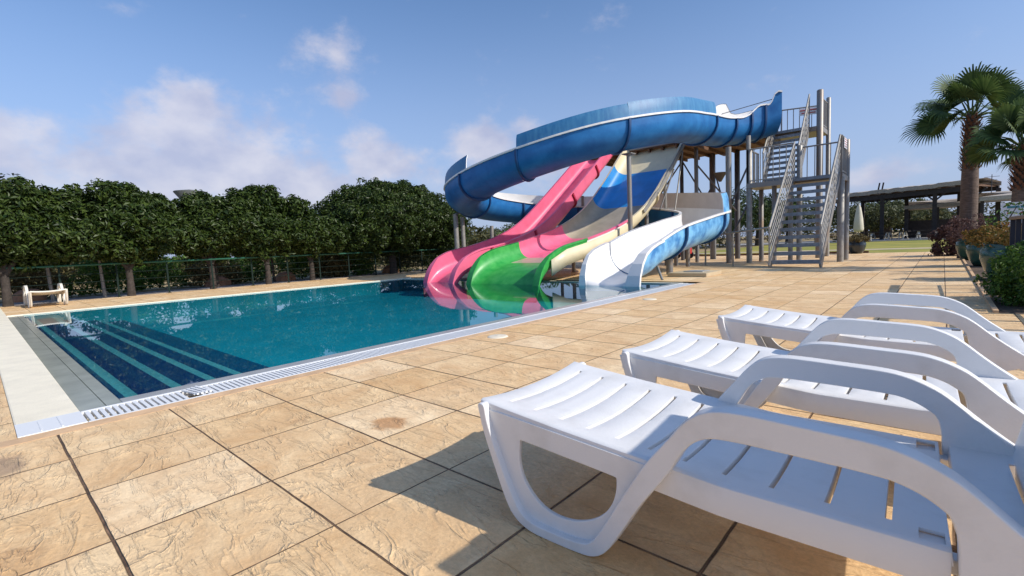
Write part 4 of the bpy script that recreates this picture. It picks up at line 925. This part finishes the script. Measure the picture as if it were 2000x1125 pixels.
# sign board
sg_ = thing('rules_sign', 'large white notice board with teal heading and rows of small print', 'sign', (1.3, 16, 0))
def onb(b, u0, u1, z0, z1, d, mi=0):   # board faces the camera, slightly turned
    p0 = np.array([1.0, 16.05]); dv = np.array([.985, -.17]); nv = np.array([-.17, -.985])
    q = [p0 + dv * u for u in (u0, u1)]; b.add([(*(q[0] + nv * d), z0), (*(q[1] + nv * d), z0), (*(q[1] + nv * d), z1), (*(q[0] + nv * d), z1)], [(0, 1, 2, 3)], mi)
b = MB(); b.beam((1.0, 16.05, 1.22), (2.1, 15.86, 1.22), .03, .68); under(b.build('board', M_sign), sg_)
b = MB(); b.tube([(1.1, 16.08, 0), (1.1, 16.08, 1.5)], .035, 8); b.tube([(2.0, 15.93, 0), (2.0, 15.93, 1.5)], .035, 8); under(b.build('leg', M_steel), sg_)
def txt(body, u, z, size, m, name):
    cu = bpy.data.curves.new('t', 'FONT'); cu.body = body; cu.size = size; cu.extrude = .001
    t_ = bpy.data.objects.new('t', cu); COL.objects.link(t_); dg = bpy.context.evaluated_depsgraph_get(); me = bpy.data.meshes.new_from_object(t_.evaluated_get(dg)); bpy.data.objects.remove(t_)
    me.materials.clear(); me.materials.append(m); a = math.atan2(-.17, .985)
    o_ = bpy.data.objects.new(name, me); COL.objects.link(o_)
    p0 = np.array([1.0, 16.05]) + np.array([.985, -.17]) * u + np.array([-.17, -.985]) * .022
    me.transform(Matrix.Translation((p0[0], p0[1], z)) @ Matrix.Rotation(a, 4, 'Z') @ Matrix.Rotation(rad(90), 4, 'X'))
    return under(o_, sg_)
b = MB()
for u0, u1 in ((.10, .30), (.32, .50), (.53, .62), (.64, .92)): onb(b, u0, u1, 1.425, 1.475, .022)
under(b.build('heading', M_signt), sg_)
b = MB()
for i in range(4):
    for j in range(3): onb(b, .1 + i * .22, .15 + i * .22, 1.30 - j * .13, 1.335 - j * .13, .022)
under(b.build('red_symbols', M_signr), sg_)
b = MB()
for i in range(4):
    for j in range(3):
        for q in range(2): onb(b, .165 + i * .22, .28 + i * .22 - q * .03, 1.32 - j * .13 - q * .02, 1.328 - j * .13 - q * .02, .022)
under(b.build('small_print', M_signg), sg_)

# ------------------------------------------------------------------ far shelters
pg = thing('thatched_pergola', 'long dark timber pergola with thatched roof beyond the lawn', 'pergola', (-4, 63, 0))
A_ = np.array([-9.2, 65.7]); B_ = np.array([1.9, 60.7]); dv = (B_ - A_) / np.linalg.norm(B_ - A_); nv = np.array([-dv[1], dv[0]])
b = MB(); G = []
for k in range(41):
    p = A_ + dv * np.linalg.norm(B_ - A_) * k / 40; j = random.uniform(-.05, .05)
    G.append([(*(p - nv * .2), 4.82 + j), (*(p - nv * .25), 5.2 + j), (*(p + nv * 2.5), 5.42 + j), (*(p + nv * 5.2), 5.1 + j), (*(p + nv * 5.2), 4.75), (*(p + nv * 2.5), 5.0)])
G = np.array(G); G = np.concatenate([G, G[:, :1]], 1); grid_mesh(b, G, 0, False, flip=True); under(b.build('roof', M_thatch), pg)
for nn in (.2, 4.8):
    b = MB(); b.beam((*(A_ + nv * nn), 4.5), (*(B_ + nv * nn), 4.5), .2, .45); under(b.build('beam', M_wood), pg)
b = MB()
for k in range(12): p = A_ + dv * (.4 + k * 1.05); b.beam((*(p + nv * .2), 4.78), (*(p + nv * 5), 4.72), .12, .16)
under(b.build('rafters', M_timber), pg)
for f in (.02, .385, .76, 1.0):
    for nn in (.3, 4.7):
        p = A_ + dv * np.linalg.norm(B_ - A_) * f + nv * nn; b = MB(); b.box(p[0] - .17, p[0] + .17, p[1] - .17, p[1] + .17, 0, 4.5); under(b.build('post', M_wood), pg)
        for s in (-1, 1):
            if nn < 1: b = MB(); b.beam((*p, 3.6), (*(p + dv * s * .9), 4.4), .12, .12); under(b.build('knee_brace', M_wood), pg)
p = A_ + dv * np.linalg.norm(B_ - A_) * .385; b = MB()
for s in (-.22, .1): b.beam((p[0] + s, p[1], 5.2), (p[0] + s + .12, p[1], 5.95), .13, .13)
under(b.build('crossed_finial', M_wood), pg)
def shelter(name, label, x0, x1, y, zt, dep, rh=.5):
    t = thing(name, label, 'shelter', ((x0 + x1) / 2, y, 0), 0)
    b = MB(); b.add([(x0, y - .4, zt), (x1, y - .4, zt), (x1, y + dep / 2, zt + rh), (x0, y + dep / 2, zt + rh), (x0, y + dep, zt), (x1, y + dep, zt), (x0, y - .4, zt - .35), (x1, y - .4, zt - .35), (x0, y + dep, zt - .35), (x1, y + dep, zt - .35)],
        [(0, 1, 3, 2), (2, 3, 5, 4), (6, 7, 1, 0), (6, 8, 9, 7), (0, 2, 4, 8, 6), (1, 7, 9, 5, 3)]); under(b.build('roof', M_thatch), t)
    n_ = max(2, int((x1 - x0) / 2.6) + 1)
    for k in range(n_):
        x = x0 + .2 + (x1 - x0 - .4) * k / (n_ - 1)
        for yy in (y, y + dep - .4): b = MB(); b.box(x - .12, x + .12, yy - .12, yy + .12, 0, zt - .34); under(b.build('post', M_wood), t)
    b = MB(); b.box(x0 + .2, x1 - .2, y + dep * .6, y + dep * .6 + .1, 0, zt * .55); under(b.build('back_screen', M_wood), t)
    return t
shelter('thatched_shelter', 'low dark thatched shelter left of the taller palm trunk', -3.1, 2.2, 66, 3.45, 5)
shelter('thatched_shelter', 'dark thatched bar shelter between the two palm trunks', 2.35, 7.0, 60, 3.55, 5)
shelter('thatched_shelter', 'small far hut with pale grey roof behind the pergola post', -7.2, -4.9, 78, 2.6, 3)
b = MB(); b.tube([(3.2, 62, 3.9), (3.2, 62, 5.6)], .03, 6)
for z, w in ((5.4, .5), (5.1, .35), (4.8, .6)): b.tube([(3.2 - w, 62, z), (3.2 + w, 62, z)], .018, 5)
tag(b.build('roof_antenna', M_steel_d), 'thin television antenna standing on the shelter roof between the palms', 'antenna')
pr_ = thing('closed_parasol', 'cream parasol folded shut beside the tower post', 'parasol', (-5.1, 48, 0))
b = MB(); b.lathe([(.04, 3.2), (.16, 2.9), (.30, 2.0), (.36, 1.2), (.30, 1.0), (.0, 1.0)], n=10); b.build('canopy', M_canvas, pr_)
b = MB(); b.tube([(0, 0, 0), (0, 0, 3.3)], .04, 8); b.build('pole', M_steel_l, pr_)
# picnic tables on the terrace
pt = thing('picnic_table', '', 'picnic table')
b = MB(); b.box(-1.0, 1.0, -.4, .4, .74, .80); b.build('table_top', M_wood, pt)
for s in (-1, 1): b = MB(); b.box(-1.0, 1.0, s * .75 - .13, s * .75 + .13, .42, .47); b.build('bench', M_wood, pt)
for x in (-.7, .7):
    b = MB(); b.beam((x, -.75, 0), (x, -.15, .74), .07, .07); b.beam((x, .75, 0), (x, .15, .74), .07, .07); b.beam((x, -.8, .40), (x, .8, .40), .06, .06); b.build('leg_frame', M_plastic_old, pt)
tl = [(-8.2, 58.5), (-6.9, 60.5), (-5.9, 58.3), (-3.3, 58.8), (-2.4, 61.0), (-1.0, 58.6), (.2, 60.6), (-4.6, 61.2)]
tn_ = ['leftmost picnic table, just right of the tower post', 'picnic table second from left behind the leftmost one', 'picnic table left of the pergola post', 'picnic table just right of the pergola post', 'picnic table in the back row right of the pergola post', 'picnic table half way between pergola post and taller palm', 'picnic table nearest the taller palm trunk', 'picnic table directly behind the pergola post']
for i, ((x, y), lb) in enumerate(zip(tl, tn_)):
    o = pt if i == 0 else copy_tree(pt); o.location = (x, y, .06); o.rotation_euler = (0, 0, rad(random.uniform(-15, 15))); o['label'] = lb; o['group'] = 'picnic tables under the pergola'
# distant water tower
d = pix_dir(370, 380); dist_ = 230 / math.hypot(d[0], d[1]); wx, wy = d[0] * dist_, d[1] * dist_; zt = CAMH + d[2] * dist_
wt = thing('water_tower', 'dark funnel-shaped water tower standing far behind the ficus trees', 'water tower', (wx, wy, 0))
b = MB(); b.lathe([(.0, zt + 2.0), (5.2, zt + 1.2), (5.3, zt + .9), (1.6, zt - 4.2), (1.2, zt - 6), (1.3, 0)], n=28); b.build('tank', M_conc, wt)
# ground seam under the tower: low wood edging along the lawn
b = MB(); b.box(-12, -2.6, 28.32, 28.45, -.02, .10); tag(b.build('lawn_edging', M_timber), 'low brown timber edging between the tiled deck and the lawn', 'edging')
b = MB(); b.tube([(-14, 45, .75), (-6.0, 45, .75)], .06, 8)
for x in np.arange(-14, -5.9, 1.6): b.tube([(x, 45, 0), (x, 45, .8)], .05, 8)
tag(b.build('wooden_rail_fence', M_rail), 'low brown wooden rail fence across the lawn behind the tower', 'fence')
